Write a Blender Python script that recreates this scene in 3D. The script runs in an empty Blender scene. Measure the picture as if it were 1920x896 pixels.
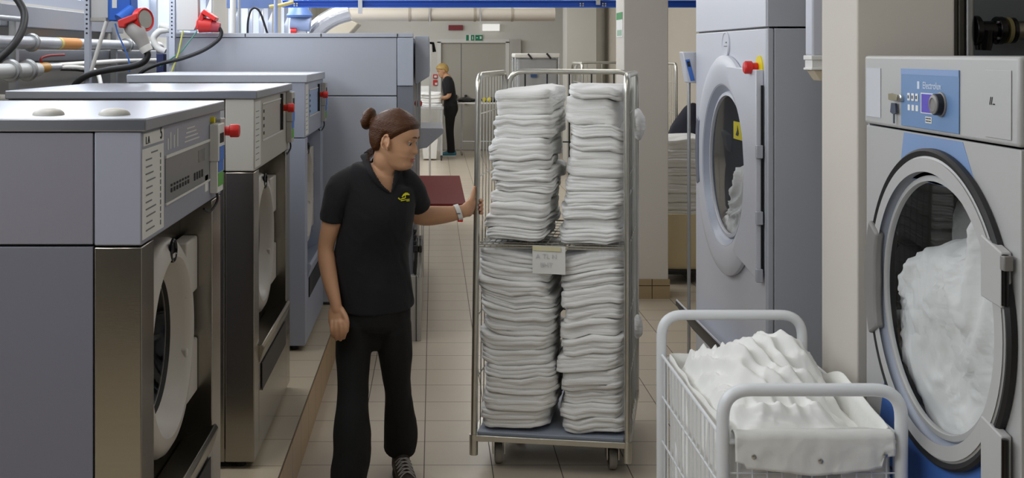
import bpy, bmesh, math, random
import numpy as np
from mathutils import Vector, Matrix, noise
from mathutils.bvhtree import BVHTree

SC = bpy.context.scene
COL = SC.collection
H = 1.85            # camera height
F = 2100.0          # focal length in pixels of the 1920 px frame
VX, VY = 812.0, 100.0

# ------------------------------------------------------------------ camera
cam_d = bpy.data.cameras.new('camera')
cam = bpy.data.objects.new('camera', cam_d)
COL.objects.link(cam)
cam.location = (0, 0, H)
cam.rotation_euler = (math.pi / 2, 0, 0)
cam_d.sensor_width = 36.0
cam_d.lens = F / 1920.0 * 36.0
cam_d.shift_x = (960 - VX) / 1920.0
cam_d.shift_y = -(448 - VY) / 1920.0
cam_d.clip_start = 0.05
SC.camera = cam

# ------------------------------------------------------------------ world, lights, exposure
world = bpy.data.worlds.new('world')
SC.world = world
world.use_nodes = True
wbg = world.node_tree.nodes['Background']
wbg.inputs[0].default_value = (0.55, 0.57, 0.62, 1)
wbg.inputs[1].default_value = 0.13
SC.view_settings.view_transform = 'Standard'
SC.view_settings.look = 'None'
SC.view_settings.gamma = 1.0
SC.view_settings.use_curve_mapping = False
SC.view_settings.exposure = -0.88
try:
    SC.cycles.max_bounces = 8
    SC.cycles.transparent_max_bounces = 12
    SC.cycles.caustics_reflective = False
    SC.cycles.caustics_refractive = False
    SC.cycles.sample_clamp_indirect = 6.0
except Exception:
    pass
CEIL = 3.5


def area(name, loc, rot, sx, sy, power, col):
    l = bpy.data.lights.new(name, 'AREA')
    l.shape = 'RECTANGLE'
    l.size, l.size_y = sx, sy
    l.energy = power
    l.color = col
    o = bpy.data.objects.new(name, l)
    o.location = loc
    o.rotation_euler = rot
    COL.objects.link(o)
    return o


WARM = (1.0, 0.98, 0.955)
COOL = (0.90, 0.95, 1.0)
# fluorescent fixtures hang in rows under the ceiling (built further down); each one lights the room
LAMPS = [(x, y) for y in (0.6, 3.4, 6.4, 9.6, 13.4, 17.6) for x in (-1.25, 1.0)]
for i, (x, y) in enumerate(LAMPS):
    area('lamp_light', (x, y, CEIL - 0.13), (0, 0, 0), 0.5, 1.6, (19 if y < 8 else 42) * (1.6 if x < 0 else (.56 if y < 8 else .8)), WARM)
# daylight through the windows high in the long wall, two of them added out of view
for y, ln, pw in ((1.2, 3.4, 75), (4.2, 2.0, 45), (6.4, 1.6, 40), (9.7, 3.0, 75), (13.7, 3.4, 75), (18.2, 4.0, 75)):
    area('daylight', (-2.10, y, 2.68), (0, math.radians(-68), 0), 0.9, ln, pw, COOL)

# ------------------------------------------------------------------ helpers
WL = {}


def lin(c):
    c = c / 255.0
    return c / 12.92 if c <= 0.04045 else ((c + 0.055) / 1.055) ** 2.4


def S(r, g, b, k=1.0):
    return (min(lin(r) * k, .95), min(lin(g) * k, .95), min(lin(b) * k, .95), 1)


def P(px, py, d):
    return Vector(((px - VX) / F * d, d, H - (py - VY) / F * d))


def pix(v):
    return (VX + F * v[0] / v[1], VY + F * (H - v[2]) / v[1])


def pmat(name, col, rough=0.5, metal=0.0, bump=0.0, bscale=60.0, var=0.0, vscale=3.0, stretch=None, spec=0.5, emit=None, sheen=0.0, ridged=False, bdist=0.01):
    m = bpy.data.materials.new(name)
    m.use_nodes = True
    nt = m.node_tree
    b = nt.nodes['Principled BSDF']
    b.inputs['Base Color'].default_value = col
    b.inputs['Roughness'].default_value = rough
    b.inputs['Metallic'].default_value = metal
    b.inputs['Specular IOR Level'].default_value = spec
    if sheen:
        b.inputs['Sheen Weight'].default_value = sheen
    if emit:
        b.inputs['Emission Color'].default_value = emit[0]
        b.inputs['Emission Strength'].default_value = emit[1]
    if bump or var or stretch:
        tc = nt.nodes.new('ShaderNodeTexCoord')
        mp = nt.nodes.new('ShaderNodeMapping')
        nt.links.new(tc.outputs['Object'], mp.inputs['Vector'])
        if stretch:
            mp.inputs['Scale'].default_value = stretch
    if bump:
        n = nt.nodes.new('ShaderNodeTexNoise')
        n.inputs['Scale'].default_value = bscale
        n.inputs['Detail'].default_value = 5
        if ridged:
            n.noise_type = 'RIDGED_MULTIFRACTAL'
            n.inputs['Detail'].default_value = 2.5
            n.inputs['Distortion'].default_value = 0.6
        nt.links.new(mp.outputs['Vector'], n.inputs['Vector'])
        bp = nt.nodes.new('ShaderNodeBump')
        bp.inputs['Strength'].default_value = bump
        bp.inputs['Distance'].default_value = bdist
        nt.links.new(n.outputs['Fac'], bp.inputs['Height'])
        nt.links.new(bp.outputs['Normal'], b.inputs['Normal'])
    if var:
        n2 = nt.nodes.new('ShaderNodeTexNoise')
        n2.inputs['Scale'].default_value = vscale
        n2.inputs['Detail'].default_value = 3
        nt.links.new(mp.outputs['Vector'], n2.inputs['Vector'])
        mr = nt.nodes.new('ShaderNodeMapRange')
        mr.inputs['To Min'].default_value = 1 - var
        mr.inputs['To Max'].default_value = 1 + var
        nt.links.new(n2.outputs['Fac'], mr.inputs['Value'])
        mx = nt.nodes.new('ShaderNodeVectorMath')
        mx.operation = 'SCALE'
        mx.inputs[0].default_value = col[:3]
        nt.links.new(mr.outputs['Result'], mx.inputs['Scale'])
        nt.links.new(mx.outputs['Vector'], b.inputs['Base Color'])
    return m


def glassmat(name, tint, refl=0.9):
    m = bpy.data.materials.new(name)
    m.use_nodes = True
    nt = m.node_tree
    nt.nodes.remove(nt.nodes['Principled BSDF'])
    out = nt.nodes['Material Output']
    tr = nt.nodes.new('ShaderNodeBsdfTransparent')
    tr.inputs[0].default_value = tint
    gl = nt.nodes.new('ShaderNodeBsdfGlossy')
    gl.inputs['Roughness'].default_value = 0.03
    gl.inputs[0].default_value = (refl, refl, refl, 1)
    lw_ = nt.nodes.new('ShaderNodeLayerWeight')
    lw_.inputs['Blend'].default_value = 0.5
    pw = nt.nodes.new('ShaderNodeMath')
    pw.operation = 'POWER'
    nt.links.new(lw_.outputs['Facing'], pw.inputs[0])
    pw.inputs[1].default_value = 4.0
    fr = nt.nodes.new('ShaderNodeMath')
    fr.operation = 'MULTIPLY_ADD'
    nt.links.new(pw.outputs[0], fr.inputs[0])
    fr.inputs[1].default_value = 0.5
    fr.inputs[2].default_value = 0.04
    mx = nt.nodes.new('ShaderNodeMixShader')
    nt.links.new(fr.outputs[0], mx.inputs[0])
    nt.links.new(tr.outputs[0], mx.inputs[1])
    nt.links.new(gl.outputs[0], mx.inputs[2])
    nt.links.new(mx.outputs[0], out.inputs[0])
    return m


def tilemat(name, tile, grout, pitch, ox, oy, axes='XY', gap=0.004, rough=0.3, var=0.06):
    """square tiles with grout lines from object coordinates"""
    m = bpy.data.materials.new(name)
    m.use_nodes = True
    nt = m.node_tree
    b = nt.nodes['Principled BSDF']
    geo = nt.nodes.new('ShaderNodeNewGeometry')
    sx = nt.nodes.new('ShaderNodeSeparateXYZ')
    nt.links.new(geo.outputs['Position'], sx.inputs[0])

    def mth(op, a, bb=None, c=None):
        n = nt.nodes.new('ShaderNodeMath')
        n.operation = op
        for i, v in enumerate((a, bb, c)):
            if v is None:
                continue
            if isinstance(v, (int, float)):
                n.inputs[i].default_value = v
            else:
                nt.links.new(v, n.inputs[i])
        return n.outputs[0]
    lines, cells = [], []
    for ax, off in zip(axes, (ox, oy)):
        u = mth('DIVIDE', mth('SUBTRACT', sx.outputs[ax], off), pitch)
        fl = mth('FLOOR', u)
        cells.append(fl)
        fr = mth('SUBTRACT', u, fl)
        dd = mth('MINIMUM', fr, mth('SUBTRACT', 1.0, fr))
        lines.append(mth('LESS_THAN', dd, gap / pitch / 2))
    g = mth('MAXIMUM', lines[0], lines[1])
    cb = nt.nodes.new('ShaderNodeCombineXYZ')
    nt.links.new(cells[0], cb.inputs[0])
    nt.links.new(cells[1], cb.inputs[1])
    wn = nt.nodes.new('ShaderNodeTexWhiteNoise')
    nt.links.new(cb.outputs[0], wn.inputs[0])
    nz = nt.nodes.new('ShaderNodeTexNoise')
    nz.inputs['Scale'].default_value = 6
    nt.links.new(geo.outputs['Position'], nz.inputs['Vector'])
    k = mth('ADD', mth('MULTIPLY', mth('SUBTRACT', wn.outputs[0], 0.5), var), mth('MULTIPLY', mth('SUBTRACT', nz.outputs['Fac'], 0.5), var * 1.5))
    k = mth('ADD', k, 1.0)
    vs = nt.nodes.new('ShaderNodeVectorMath')
    vs.operation = 'SCALE'
    vs.inputs[0].default_value = tile[:3]
    nt.links.new(k, vs.inputs['Scale'])
    mx = nt.nodes.new('ShaderNodeMix')
    mx.data_type = 'RGBA'
    nt.links.new(g, mx.inputs[0])
    nt.links.new(vs.outputs[0], mx.inputs[6])
    mx.inputs[7].default_value = grout
    nt.links.new(mx.outputs[2], b.inputs['Base Color'])
    rr = mth('ADD', mth('MULTIPLY', g, 0.4), rough)
    nt.links.new(rr, b.inputs['Roughness'])
    return m


def newobj(name, me, parent, mats):
    o = bpy.data.objects.new(name, me)
    COL.objects.link(o)
    for m in (mats if isinstance(mats, (list, tuple)) else [mats]):
        me.materials.append(m)
    if parent is not None:
        o.parent = parent
    return o


def thing(name, label, cat, loc, group=None):
    o = bpy.data.objects.new(name, None)
    COL.objects.link(o)
    o.empty_display_size = 0.1
    o.location = loc
    WL[o.name] = Vector(loc)
    o['label'] = label
    o['category'] = cat
    if group:
        o['group'] = group
    return o


def tag(o, label=None, cat=None, group=None, kind=None):
    if label:
        o['label'] = label
    if cat:
        o['category'] = cat
    if group:
        o['group'] = group
    if kind:
        o['kind'] = kind
    return o


class MB:
    """collects shapes in world coordinates, then links them as ONE mesh object"""

    def __init__(s):
        s.v, s.f = [], []

    def add(s, v, f):
        n = len(s.v)
        s.v.extend([tuple(p) for p in v])
        s.f.extend([tuple(i + n for i in q) for q in f])
        return s

    def box(s, x0, x1, y0, y1, z0, z1):
        v = [(x, y, z) for x in (x0, x1) for y in (y0, y1) for z in (z0, z1)]
        return s.add(v, [(0, 1, 3, 2), (4, 6, 7, 5), (0, 4, 5, 1), (2, 3, 7, 6), (0, 2, 6, 4), (1, 5, 7, 3)])

    def prism(s, poly, vec):
        """poly: list of 3-D points (planar); vec: extrusion"""
        n = len(poly)
        vec = Vector(vec)
        v = [Vector(p) for p in poly] + [Vector(p) + vec for p in poly]
        f = [tuple(range(n)), tuple(range(2 * n - 1, n - 1, -1))]
        f += [(i, (i + 1) % n, n + (i + 1) % n, n + i) for i in range(n)]
        return s.add(v, f)

    def cyl(s, a, b, r, n=20, r2=None):
        return s.tube([a, b], r, n, r2=r2)

    def tube(s, pts, r, n=10, closed=False, r2=None):
        pts = [Vector(p) for p in pts]
        m = len(pts)
        tang = []
        for i in range(m):
            if closed:
                t = pts[(i + 1) % m] - pts[(i - 1) % m]
            else:
                t = pts[min(i + 1, m - 1)] - pts[max(i - 1, 0)]
            tang.append(t.normalized())
        up = Vector((0, 0, 1)) if abs(tang[0].z) < 0.9 else Vector((0, 1, 0))
        a = (up - tang[0] * up.dot(tang[0])).normalized()
        v, f = [], []
        for i in range(m):
            a = (a - tang[i] * a.dot(tang[i])).normalized()
            b = tang[i].cross(a)
            rr = r if r2 is None else r + (r2 - r) * i / (m - 1)
            for k in range(n):
                t = 2 * math.pi * k / n
                v.append(pts[i] + (a * math.cos(t) + b * math.sin(t)) * rr)
        for i in range(m if closed else m - 1):
            j = (i + 1) % m
            for k in range(n):
                k2 = (k + 1) % n
                f.append((i * n + k, i * n + k2, j * n + k2, j * n + k))
        if not closed:
            f.append(tuple(range(n - 1, -1, -1)))
            f.append(tuple((m - 1) * n + k for k in range(n)))
        return s.add(v, f)

    def lathe(s, prof, o, ax, n=48, closed=False, ref=None, arc=None):
        """prof: (r, a) pairs revolved about the axis ax through o"""
        o, ax = Vector(o), Vector(ax).normalized()
        u = Vector(ref) if ref else (Vector((0, 0, 1)) if abs(ax.z) < 0.9 else Vector((1, 0, 0)))
        u = (u - ax * u.dot(ax)).normalized()
        w = ax.cross(u)
        a0, a1 = arc if arc else (0, 2 * math.pi)
        full = arc is None
        nn = n if full else n + 1
        v, f = [], []
        for (r, a) in prof:
            for k in range(nn):
                t = a0 + (a1 - a0) * k / n
                v.append(o + ax * a + (u * math.cos(t) + w * math.sin(t)) * max(r, 1e-5))
        m = len(prof)
        for i in range(m if closed else m - 1):
            j = (i + 1) % m
            for k in range(n):
                k2 = (k + 1) % nn
                f.append((i * nn + k, i * nn + k2, j * nn + k2, j * nn + k))
        if not full and closed:
            f.append(tuple(i * nn for i in range(m)))
            f.append(tuple(i * nn + n for i in reversed(range(m))))
        return s.add(v, f)

    def disc(s, o, ax, r, t, n=24):
        return s.lathe([(0, 0), (r, 0), (r, t), (0, t)], o, ax, n)

    def plate_hole(s, X, t, y0, y1, z0, z1, cy, cz, R, n=64):
        """plate in the plane x = X, thickness t along x, with a round hole"""
        ring, rect = [], []
        for k in range(n):
            a = 2 * math.pi * (k + 0.5) / n
            c, q = math.cos(a), math.sin(a)
            ring.append((cy + R * c, cz + R * q))
            sc = 1e9
            if c > 1e-9: sc = min(sc, (y1 - cy) / c)
            if c < -1e-9: sc = min(sc, (y0 - cy) / c)
            if q > 1e-9: sc = min(sc, (z1 - cz) / q)
            if q < -1e-9: sc = min(sc, (z0 - cz) / q)
            rect.append([cy + sc * c, cz + sc * q])
        for (yy, zz) in ((y0, z0), (y0, z1), (y1, z0), (y1, z1)):
            k = min(range(n), key=lambda i: (rect[i][0] - yy) ** 2 + (rect[i][1] - zz) ** 2)
            rect[k] = [yy, zz]
        v = [(X, p[0], p[1]) for p in ring] + [(X, p[0], p[1]) for p in rect] + [(X + t, p[0], p[1]) for p in ring] + [(X + t, p[0], p[1]) for p in rect]
        f = []
        for k in range(n):
            j = (k + 1) % n
            f += [(k, j, n + j, n + k), (2 * n + k, 3 * n + k, 3 * n + j, 2 * n + j), (k, 2 * n + k, 2 * n + j, j), (n + k, n + j, 3 * n + j, 3 * n + k)]
        return s.add(v, f)

    def build(s, name, mat, parent=None, bevel=0, smooth=40, seg=2, keep=False, loc=None):
        me = bpy.data.meshes.new(name)
        v = np.array(s.v, float)
        if parent is not None:
            L = WL[parent.name]
        elif loc is not None:
            L = Vector(loc)
        else:
            mn, mxx = v.min(0), v.max(0)
            L = Vector(((mn[0] + mxx[0]) / 2, (mn[1] + mxx[1]) / 2, mn[2]))
        v = v - np.array(L)
        me.from_pydata(v.tolist(), [], s.f)
        if not keep:
            bm = bmesh.new()
            bm.from_mesh(me)
            bmesh.ops.recalc_face_normals(bm, faces=bm.faces)
            bm.to_mesh(me)
            bm.free()
        if smooth:
            me.polygons.foreach_set('use_smooth', [True] * len(me.polygons))
            me.set_sharp_from_angle(angle=math.radians(smooth))
        o = newobj(name, me, parent, mat)
        if parent is None:
            o.location = L
        WL[o.name] = L
        if bevel:
            md = o.modifiers.new('bevel', 'BEVEL')
            md.width = bevel
            md.segments = seg
            md.limit_method = 'ANGLE'
            md.angle_limit = math.radians(50)
        return o


def fil(pts, rad, seg=6):
    """polyline with rounded corners"""
    pts = [Vector(p) for p in pts]
    out = [pts[0]]
    for i in range(1, len(pts) - 1):
        a, b, c = pts[i - 1], pts[i], pts[i + 1]
        d1, d2 = (a - b), (c - b)
        r = min(rad, d1.length * .49, d2.length * .49)
        p, q = b + d1.normalized() * r, b + d2.normalized() * r
        for k in range(seg + 1):
            t = k / seg
            out.append(p * (1 - t) ** 2 + b * 2 * t * (1 - t) + q * t * t)
    out.append(pts[-1])
    return out


def crom(pts, seg=6):
    """Catmull-Rom through the points"""
    pts = [Vector(p) for p in pts]
    q = [pts[0] * 2 - pts[1]] + pts + [pts[-1] * 2 - pts[-2]]
    out = []
    for i in range(1, len(q) - 2):
        a, b, c, d = q[i - 1:i + 3]
        for k in range(seg):
            t = k / seg
            out.append(0.5 * ((2 * b) + (c - a) * t + (2 * a - 5 * b + 4 * c - d) * t * t + (3 * b - a - 3 * c + d) * t ** 3))
    out.append(pts[-1])
    return out


def text(s, size, loc, rot, mat, name, parent, depth=0.0006, align='CENTER', sx=1.0):
    cu = bpy.data.curves.new(name, 'FONT')
    cu.body = s
    cu.size = size
    cu.extrude = depth
    cu.align_x = align
    cu.align_y = 'CENTER'
    o = bpy.data.objects.new(name, cu)
    COL.objects.link(o)
    bpy.context.view_layer.update()
    me = bpy.data.meshes.new_from_object(o.evaluated_get(bpy.context.evaluated_depsgraph_get()))
    bpy.data.objects.remove(o)
    bpy.data.curves.remove(cu)
    M = Matrix.Translation(Vector(loc) - (WL[parent.name] if parent else Vector((0, 0, 0)))) @ rot.to_4x4() @ Matrix.Diagonal((sx, 1, 1, 1))
    me.transform(M)
    o = newobj(name, me, parent, mat)
    WL[o.name] = WL[parent.name] if parent else Vector((0, 0, 0))
    return o


from mathutils import Euler
R_FRONT = Euler((math.pi / 2, 0, 0)).to_matrix()                 # faces -Y
R_MX = Euler((math.pi / 2, 0, -math.pi / 2)).to_matrix()          # faces -X
R_PX = Euler((math.pi / 2, 0, math.pi / 2)).to_matrix()           # faces +X


def copy_tree(o, parent=None, loc=None):
    c = o.copy()
    COL.objects.link(c)
    if parent is not None:
        c.parent = parent
    if loc is not None:
        c.location = loc
    WL[c.name] = WL[o.name]
    for ch in [x for x in bpy.data.objects if x.parent == o]:
        copy_tree(ch, c)
    return c


def N(p):
    return noise.noise(p)


def wrinkle(p, f, seed=0.0):
    p = Vector(p) + Vector((seed * 3.1, seed * 1.7, seed * 2.3))
    w = noise.noise_vector(p * f * 0.6) * 0.55
    q = p * f + w
    a = 1 - math.sqrt(N(q) ** 2 + .004) * 2.0
    b = 1 - math.sqrt(N(q * 2.1 + Vector((5, 1, 9))) ** 2 + .006) * 2.0
    return 0.62 * a + 0.38 * b * max(a, 0.25)


def cloth(x, y, f, seed=0.0):
    """long soft folds that wander and fade, as on a crumpled sheet"""
    s = Vector((seed * 2.7, seed * 1.3, seed))
    tot = 0.0
    for k, (ff, am, ph) in enumerate(((1.0, 1.0, .4), (1.8, .55, 1.9), (3.0, .18, 3.0))):
        p = Vector((x, y, 0)) + s * (k + 1)
        w = noise.noise_vector(p * f * .30 * ff)
        a = ph + 1.6 * N(p * f * .10 + Vector((7, k, 2)))
        u = (x * math.cos(a) + y * math.sin(a)) * f * ff + w.x * 2.3
        r = 1 - math.sqrt(math.sin(u) ** 2 + .03)
        m = max(0.0, .45 + 1.3 * N(p * f * .22 * ff + Vector((1, 4, k))))
        tot += am * r * m
    return tot


def blob(c, r, nu=72, nv=44, amp=0.03, f=5.0, seed=1.0, sq=1.0):
    """crumpled cloth lump: displaced ellipsoid"""
    c = Vector(c)
    v, fc = [], []
    for i in range(nv + 1):
        th = math.pi * i / nv
        for k in range(nu):
            ph = 2 * math.pi * k / nu
            n = Vector((math.sin(th) * math.cos(ph), math.sin(th) * math.sin(ph), math.cos(th)))
            p = Vector((n.x * r[0], n.y * r[1], n.z * r[2])) + c
            q = p * 1.0
            d = wrinkle(q, f, seed) * amp + N(q * f * 0.45 + Vector((seed, 0, 0))) * amp * 1.4
            v.append(p + n * d)
    for i in range(nv):
        for k in range(nu):
            k2 = (k + 1) % nu
            fc.append((i * nu + k, i * nu + k2, (i + 1) * nu + k2, (i + 1) * nu + k))
    return v, fc


# ------------------------------------------------------------------ materials
WHITE = pmat('white_paint', S(214, 213, 208), 0.75, bump=0.03, bscale=200)
WALLM = pmat('wall_paint', S(205, 203, 196), 0.85, bump=0.05, bscale=120, var=0.03)
WALLR = pmat('wall_paint_beige', S(176, 168, 154), 0.85, bump=0.05, bscale=120, var=0.03)
PILLM = pmat('pillar_paint', S(205, 199, 190), 0.8, bump=0.04, bscale=120, var=0.02)
RECESS_SHADE = pmat('recess_shade_grey', S(128, 134, 140), 0.6)  # shade of the recess beyond the washer, put into a grey
CEILM = pmat('ceiling_paint', S(215, 215, 212), 0.9)
FLOORM = tilemat('floor_tiles', S(196, 184, 166), S(74, 64, 54), 0.304, -0.04, 5.034, 'XY', 0.0042, 0.28)
LEDGEM = tilemat('plinth_tiles', S(196, 182, 158), S(110, 96, 78), 0.304, -0.595, 5.034, 'XY', 0.004, 0.3)
RISERM = tilemat('plinth_riser_tiles', S(178, 148, 106), S(110, 90, 64), 0.304, 5.034, -0.08, 'YZ', 0.004, 0.35)
SKIRTM = tilemat('baseboard_tiles', S(160, 140, 106), S(60, 50, 40), 0.2, 1.45, -0.10, 'XZ', 0.006, 0.35)
STEEL = pmat('stainless_steel', (0.36, 0.335, 0.29, 1), 0.22, 1.0, bump=0.02, bscale=30, stretch=(1, 1, 40), var=0.05)
LIDSTEEL = pmat('lid_stainless', (0.36, 0.375, 0.42, 1), 0.30, 1.0, var=0.12, vscale=3, bump=0.05, bscale=4)
CHROME = pmat('zinc_plated', (0.62, 0.61, 0.55, 1), 0.32, 1.0, var=0.08, vscale=20)
GALV = pmat('galvanised', (0.55, 0.56, 0.57, 1), 0.42, 1.0, var=0.12, vscale=12)
WPAINT = pmat('machine_grey_violet', S(130, 128, 138), 0.45, bump=0.015, bscale=300)
WPAINT2 = pmat('machine_grey_light', S(152, 154, 167), 0.42)
WPAINT3 = pmat('machine_grey_blue', S(162, 168, 184), 0.42)
PANELM = pmat('control_panel_grey', S(176, 173, 166), 0.45)
DISPM = pmat('display_panel_grey', S(132, 132, 132), 0.35)
PAPER = pmat('paper', S(222, 222, 218), 0.8)
INK = pmat('ink', S(38, 36, 36), 0.7)
INKG = pmat('ink_grey', S(120, 120, 122), 0.7)
DOORW = pmat('door_ring_plastic', S(196, 190, 181), 0.4)
BLACK = pmat('black_rubber', S(24, 24, 26), 0.5)
GLOSSB = pmat('black_gloss', S(12, 12, 14), 0.15)
DRUM = pmat('drum_steel', (0.16, 0.155, 0.15, 1), 0.35, 1.0)
DRUMD = pmat('drum_dark', S(40, 40, 44), 0.5, 0.3)
RED = pmat('red_plastic', S(214, 40, 36), 0.4)
YEL = pmat('yellow_plastic', S(232, 214, 20), 0.5)
BLUEB = pmat('blue_box_plastic', S(20, 92, 190), 0.45)
BEAMB = pmat('blue_beam_paint', S(28, 88, 190), 0.45)
STICKB = pmat('sticker_blue', S(70, 120, 205), 0.6)
STICKG = pmat('sticker_green', S(96, 170, 70), 0.6)
GREEN = pmat('sign_green', S(0, 120, 84), 0.6)
IRON = pmat('ironer_grey_blue', S(168, 172, 182), 0.5, bump=0.01, bscale=200)
IRON2 = pmat('ironer_grey_dark', S(116, 118, 128), 0.5)
EWASH = pmat('washer_silver_grey', S(180, 180, 179), 0.38)
EDRY = pmat('dryer_grey_blue', S(204, 206, 214), 0.36)
EDRYS = pmat('dryer_side_grey', S(172, 175, 183), 0.42)
FUNNEL_SHADE = pmat('door_funnel_shaded', S(150, 157, 172), 0.35)  # the shadow inside the funnel is put into this blue-grey base colour
EBLUE = pmat('panel_blue', S(106, 140, 184), 0.4)
EBLUE2 = pmat('panel_blue_pale', S(128, 156, 200), 0.4)
EBLUED = pmat('kick_blue', S(60, 104, 178), 0.4)
HANDLEG = pmat('handle_grey', S(128, 126, 124), 0.4)
SCREEN = pmat('lcd_violet', S(60, 50, 130), 0.3, emit=(S(108, 92, 214), 0.55))
GLASSC = glassmat('door_glass', (0.90, 0.91, 0.92, 1), 0.75)
GLASSD = glassmat('dark_door_glass', (0.25, 0.25, 0.26, 1), 0.5)
LINEN = pmat('white_linen', S(236, 236, 234), 0.95, bump=0.55, bscale=2.4, stretch=(3, 3, 26), sheen=0.15, bdist=.012)
LINENH = pmat('crumpled_linen', S(236, 236, 233), 0.95, bump=0.35, bscale=9, sheen=0.15, ridged=True, bdist=.015)
LINERM = pmat('cloth_liner', S(230, 230, 226), 0.95, bump=0.15, bscale=40)
WTUBE = pmat('white_enamel_tube', S(226, 229, 232), 0.3)
PLASW = pmat('white_plastic', S(225, 224, 220), 0.5)
CREAM = pmat('cream_plastic', S(222, 208, 170), 0.55)
CASTER = pmat('caster_grey', S(150, 146, 138), 0.6)
# ================================================================== the setting
def struct(name, mb, mat, parent=None, **k):
    return tag(mb.build(name, mat, parent, **k), kind='structure')


XL, XR, YB, YF = -2.2, 3.0, 21.3, -1.5
struct('floor', MB().box(XL - .1, XR + .1, YF, YB + .1, -0.1, 0), FLOORM, smooth=0)
struct('ceiling', MB().box(XL - .1, XR + .1, YF, YB + .1, CEIL, CEIL + .1), CEILM, smooth=0)
struct('wall_back', MB().box(XL - .1, (825 - VX) / F * YB, YB, YB + .15, 0, CEIL)
       .box((950 - VX) / F * YB, XR + .1, YB, YB + .15, 0, CEIL)
       .box((825 - VX) / F * YB, (950 - VX) / F * YB, YB, YB + .15, 2.07, CEIL), WALLM, smooth=0)
struct('wall_right', MB().box(XR, XR + .1, YF, YB, 0, CEIL), WALLR, smooth=0)
# the long wall with its high windows; the first two, out of view, are added to bring daylight
WIN = [(-0.5, 2.9, 2.2, 3.1), (3.2, 5.2, 2.35, 3.1), (5.6, 7.25, 2.12, 3.1), (8.2, 11.2, 1.98, 3.1), (12.0, 15.4, 1.98, 3.1), (16.2, 20.4, 1.98, 3.1)]
lw = MB()
ys = [YF] + [q for w in WIN for q in (w[0], w[1])] + [YB]
for i in range(0, len(ys), 2):
    lw.box(XL - .1, XL, ys[i], ys[i + 1], 0, CEIL)
for w in WIN:
    lw.box(XL - .1, XL, w[0], w[1], 0, w[2])
    lw.box(XL - .1, XL, w[0], w[1], w[3], CEIL)
struct('wall_left', lw, WALLM, smooth=0)
SKYPANE = pmat('daylit_pane', S(200, 212, 230), 0.3, emit=(S(214, 226, 246), 0.75))
WFRAME = pmat('window_frame_grey', S(170, 176, 190), 0.5)
for i, w in enumerate(WIN):
    pane = MB().box(XL - .07, XL - .06, w[0], w[1], w[2], w[3])
    po = struct('window_%d' % (i + 1), pane, SKYPANE, smooth=0)
    fr = MB()
    n = max(2, int((w[1] - w[0]) / 0.75))
    for k in range(n + 1):
        y = w[0] + (w[1] - w[0]) * k / n
        y = min(max(y, w[0] + .03), w[1] - .03)
        fr.box(XL - .06, XL - .005, y - .03, y + .03, w[2], w[3])
    for z in (w[2] + .03, w[3] - .03):
        fr.box(XL - .06, XL - .004, w[0], w[1], z - .03, z + .03)
    struct('window_frame', fr, WFRAME, po, smooth=0)
# tiled plinth the washers stand on
PZ = 0.22
struct('floor_plinth', MB().box(XL, -0.595, YF, 7.6, 0, PZ), [LEDGEM], smooth=0)
struct('trim_1', MB().box(-0.597, -0.5935, YF, 7.6, 0, PZ - .012), RISERM, smooth=0)
# pillars
struct('pillar_near', MB().box(1.495, 1.84, 3.95, 4.31, 0, CEIL), PILLM, bevel=.006, smooth=0)
struct('pillar_far', MB().box(1.44, 1.775, 8.45, 8.82, 0, CEIL), PILLM, bevel=.006, smooth=0)
struct('baseboard_pillar', MB().box(1.43, 1.785, 8.438, 8.83, 0, 0.148), SKIRTM, smooth=0)
struct('pillar_back', MB().box((1063 - VX) / F * 19, (1118 - VX) / F * 19, 19.0, 19.6, 0, CEIL), WALLM, smooth=0)
struct('wall_recess_shade', MB().box(2.02, XR, 4.75, 4.80, 0, CEIL), RECESS_SHADE, smooth=0)  # added sheet standing in for a dark recess
# back door, two leaves
dx0, dx1 = (825 - VX) / F * YB, (950 - VX) / F * YB
DOORM = pmat('door_leaf_grey', S(172, 168, 158), 0.6)
dxm = dx0 + (dx1 - dx0) * 0.32
dr = struct('door_1', MB().box(dx0 + .02, dxm - .006, YB + .05, YB + .09, 0.01, 2.05).box(dxm + .006, dx1 - .02, YB + .05, YB + .09, 0.01, 2.05), DOORM, smooth=0)
struct('door_frame', MB().box(dx0 - .05, dx0 + .02, YB - .015, YB + .1, 0, 2.07).box(dx1 - .02, dx1 + .05, YB - .015, YB + .1, 0, 2.07).box(dx0 - .05, dx1 + .05, YB - .015, YB + .1, 2.05, 2.12), WHITE, dr, smooth=0)
struct('door_handle', MB().box(dxm - .13, dxm - .08, YB - .02, YB + .05, .88, 1.06).box(dxm + .06, dxm + .11, YB - .02, YB + .05, .88, 1.06), BLACK, dr, bevel=.008)

# fluorescent fixtures under the ceiling
DIFF = pmat('lamp_diffuser', S(240, 240, 236), 0.6, emit=((1, .97, .92, 1), 1.2))
first = None
ordw = ['first', 'second', 'third', 'fourth', 'fifth', 'sixth', 'seventh', 'eighth', 'ninth', 'tenth', 'eleventh', 'twelfth', 'thirteenth', 'fourteenth', 'fifteenth', 'sixteenth']
for i, (x, y) in enumerate(LAMPS):
    lab = 'white fluorescent ceiling fixture, %s of its row from the near end, %s' % (ordw[i // 2], 'over the washers' if x < 0 else 'over the aisle')
    if first is None:
        first = thing('ceiling_lamp', lab, 'lamp', (x, y, CEIL), 'ceiling fixtures')
        MB().box(x - .30, x + .30, y - .86, y + .86, CEIL - .055, CEIL - .001).build('lamp_housing', WHITE, first, bevel=.006)
        MB().box(x - .26, x + .26, y - .82, y + .82, CEIL - .075, CEIL - .056).build('diffuser', DIFF, first, bevel=.006)
    else:
        o = copy_tree(first, loc=(x, y, CEIL))
        o['label'] = lab


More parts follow.
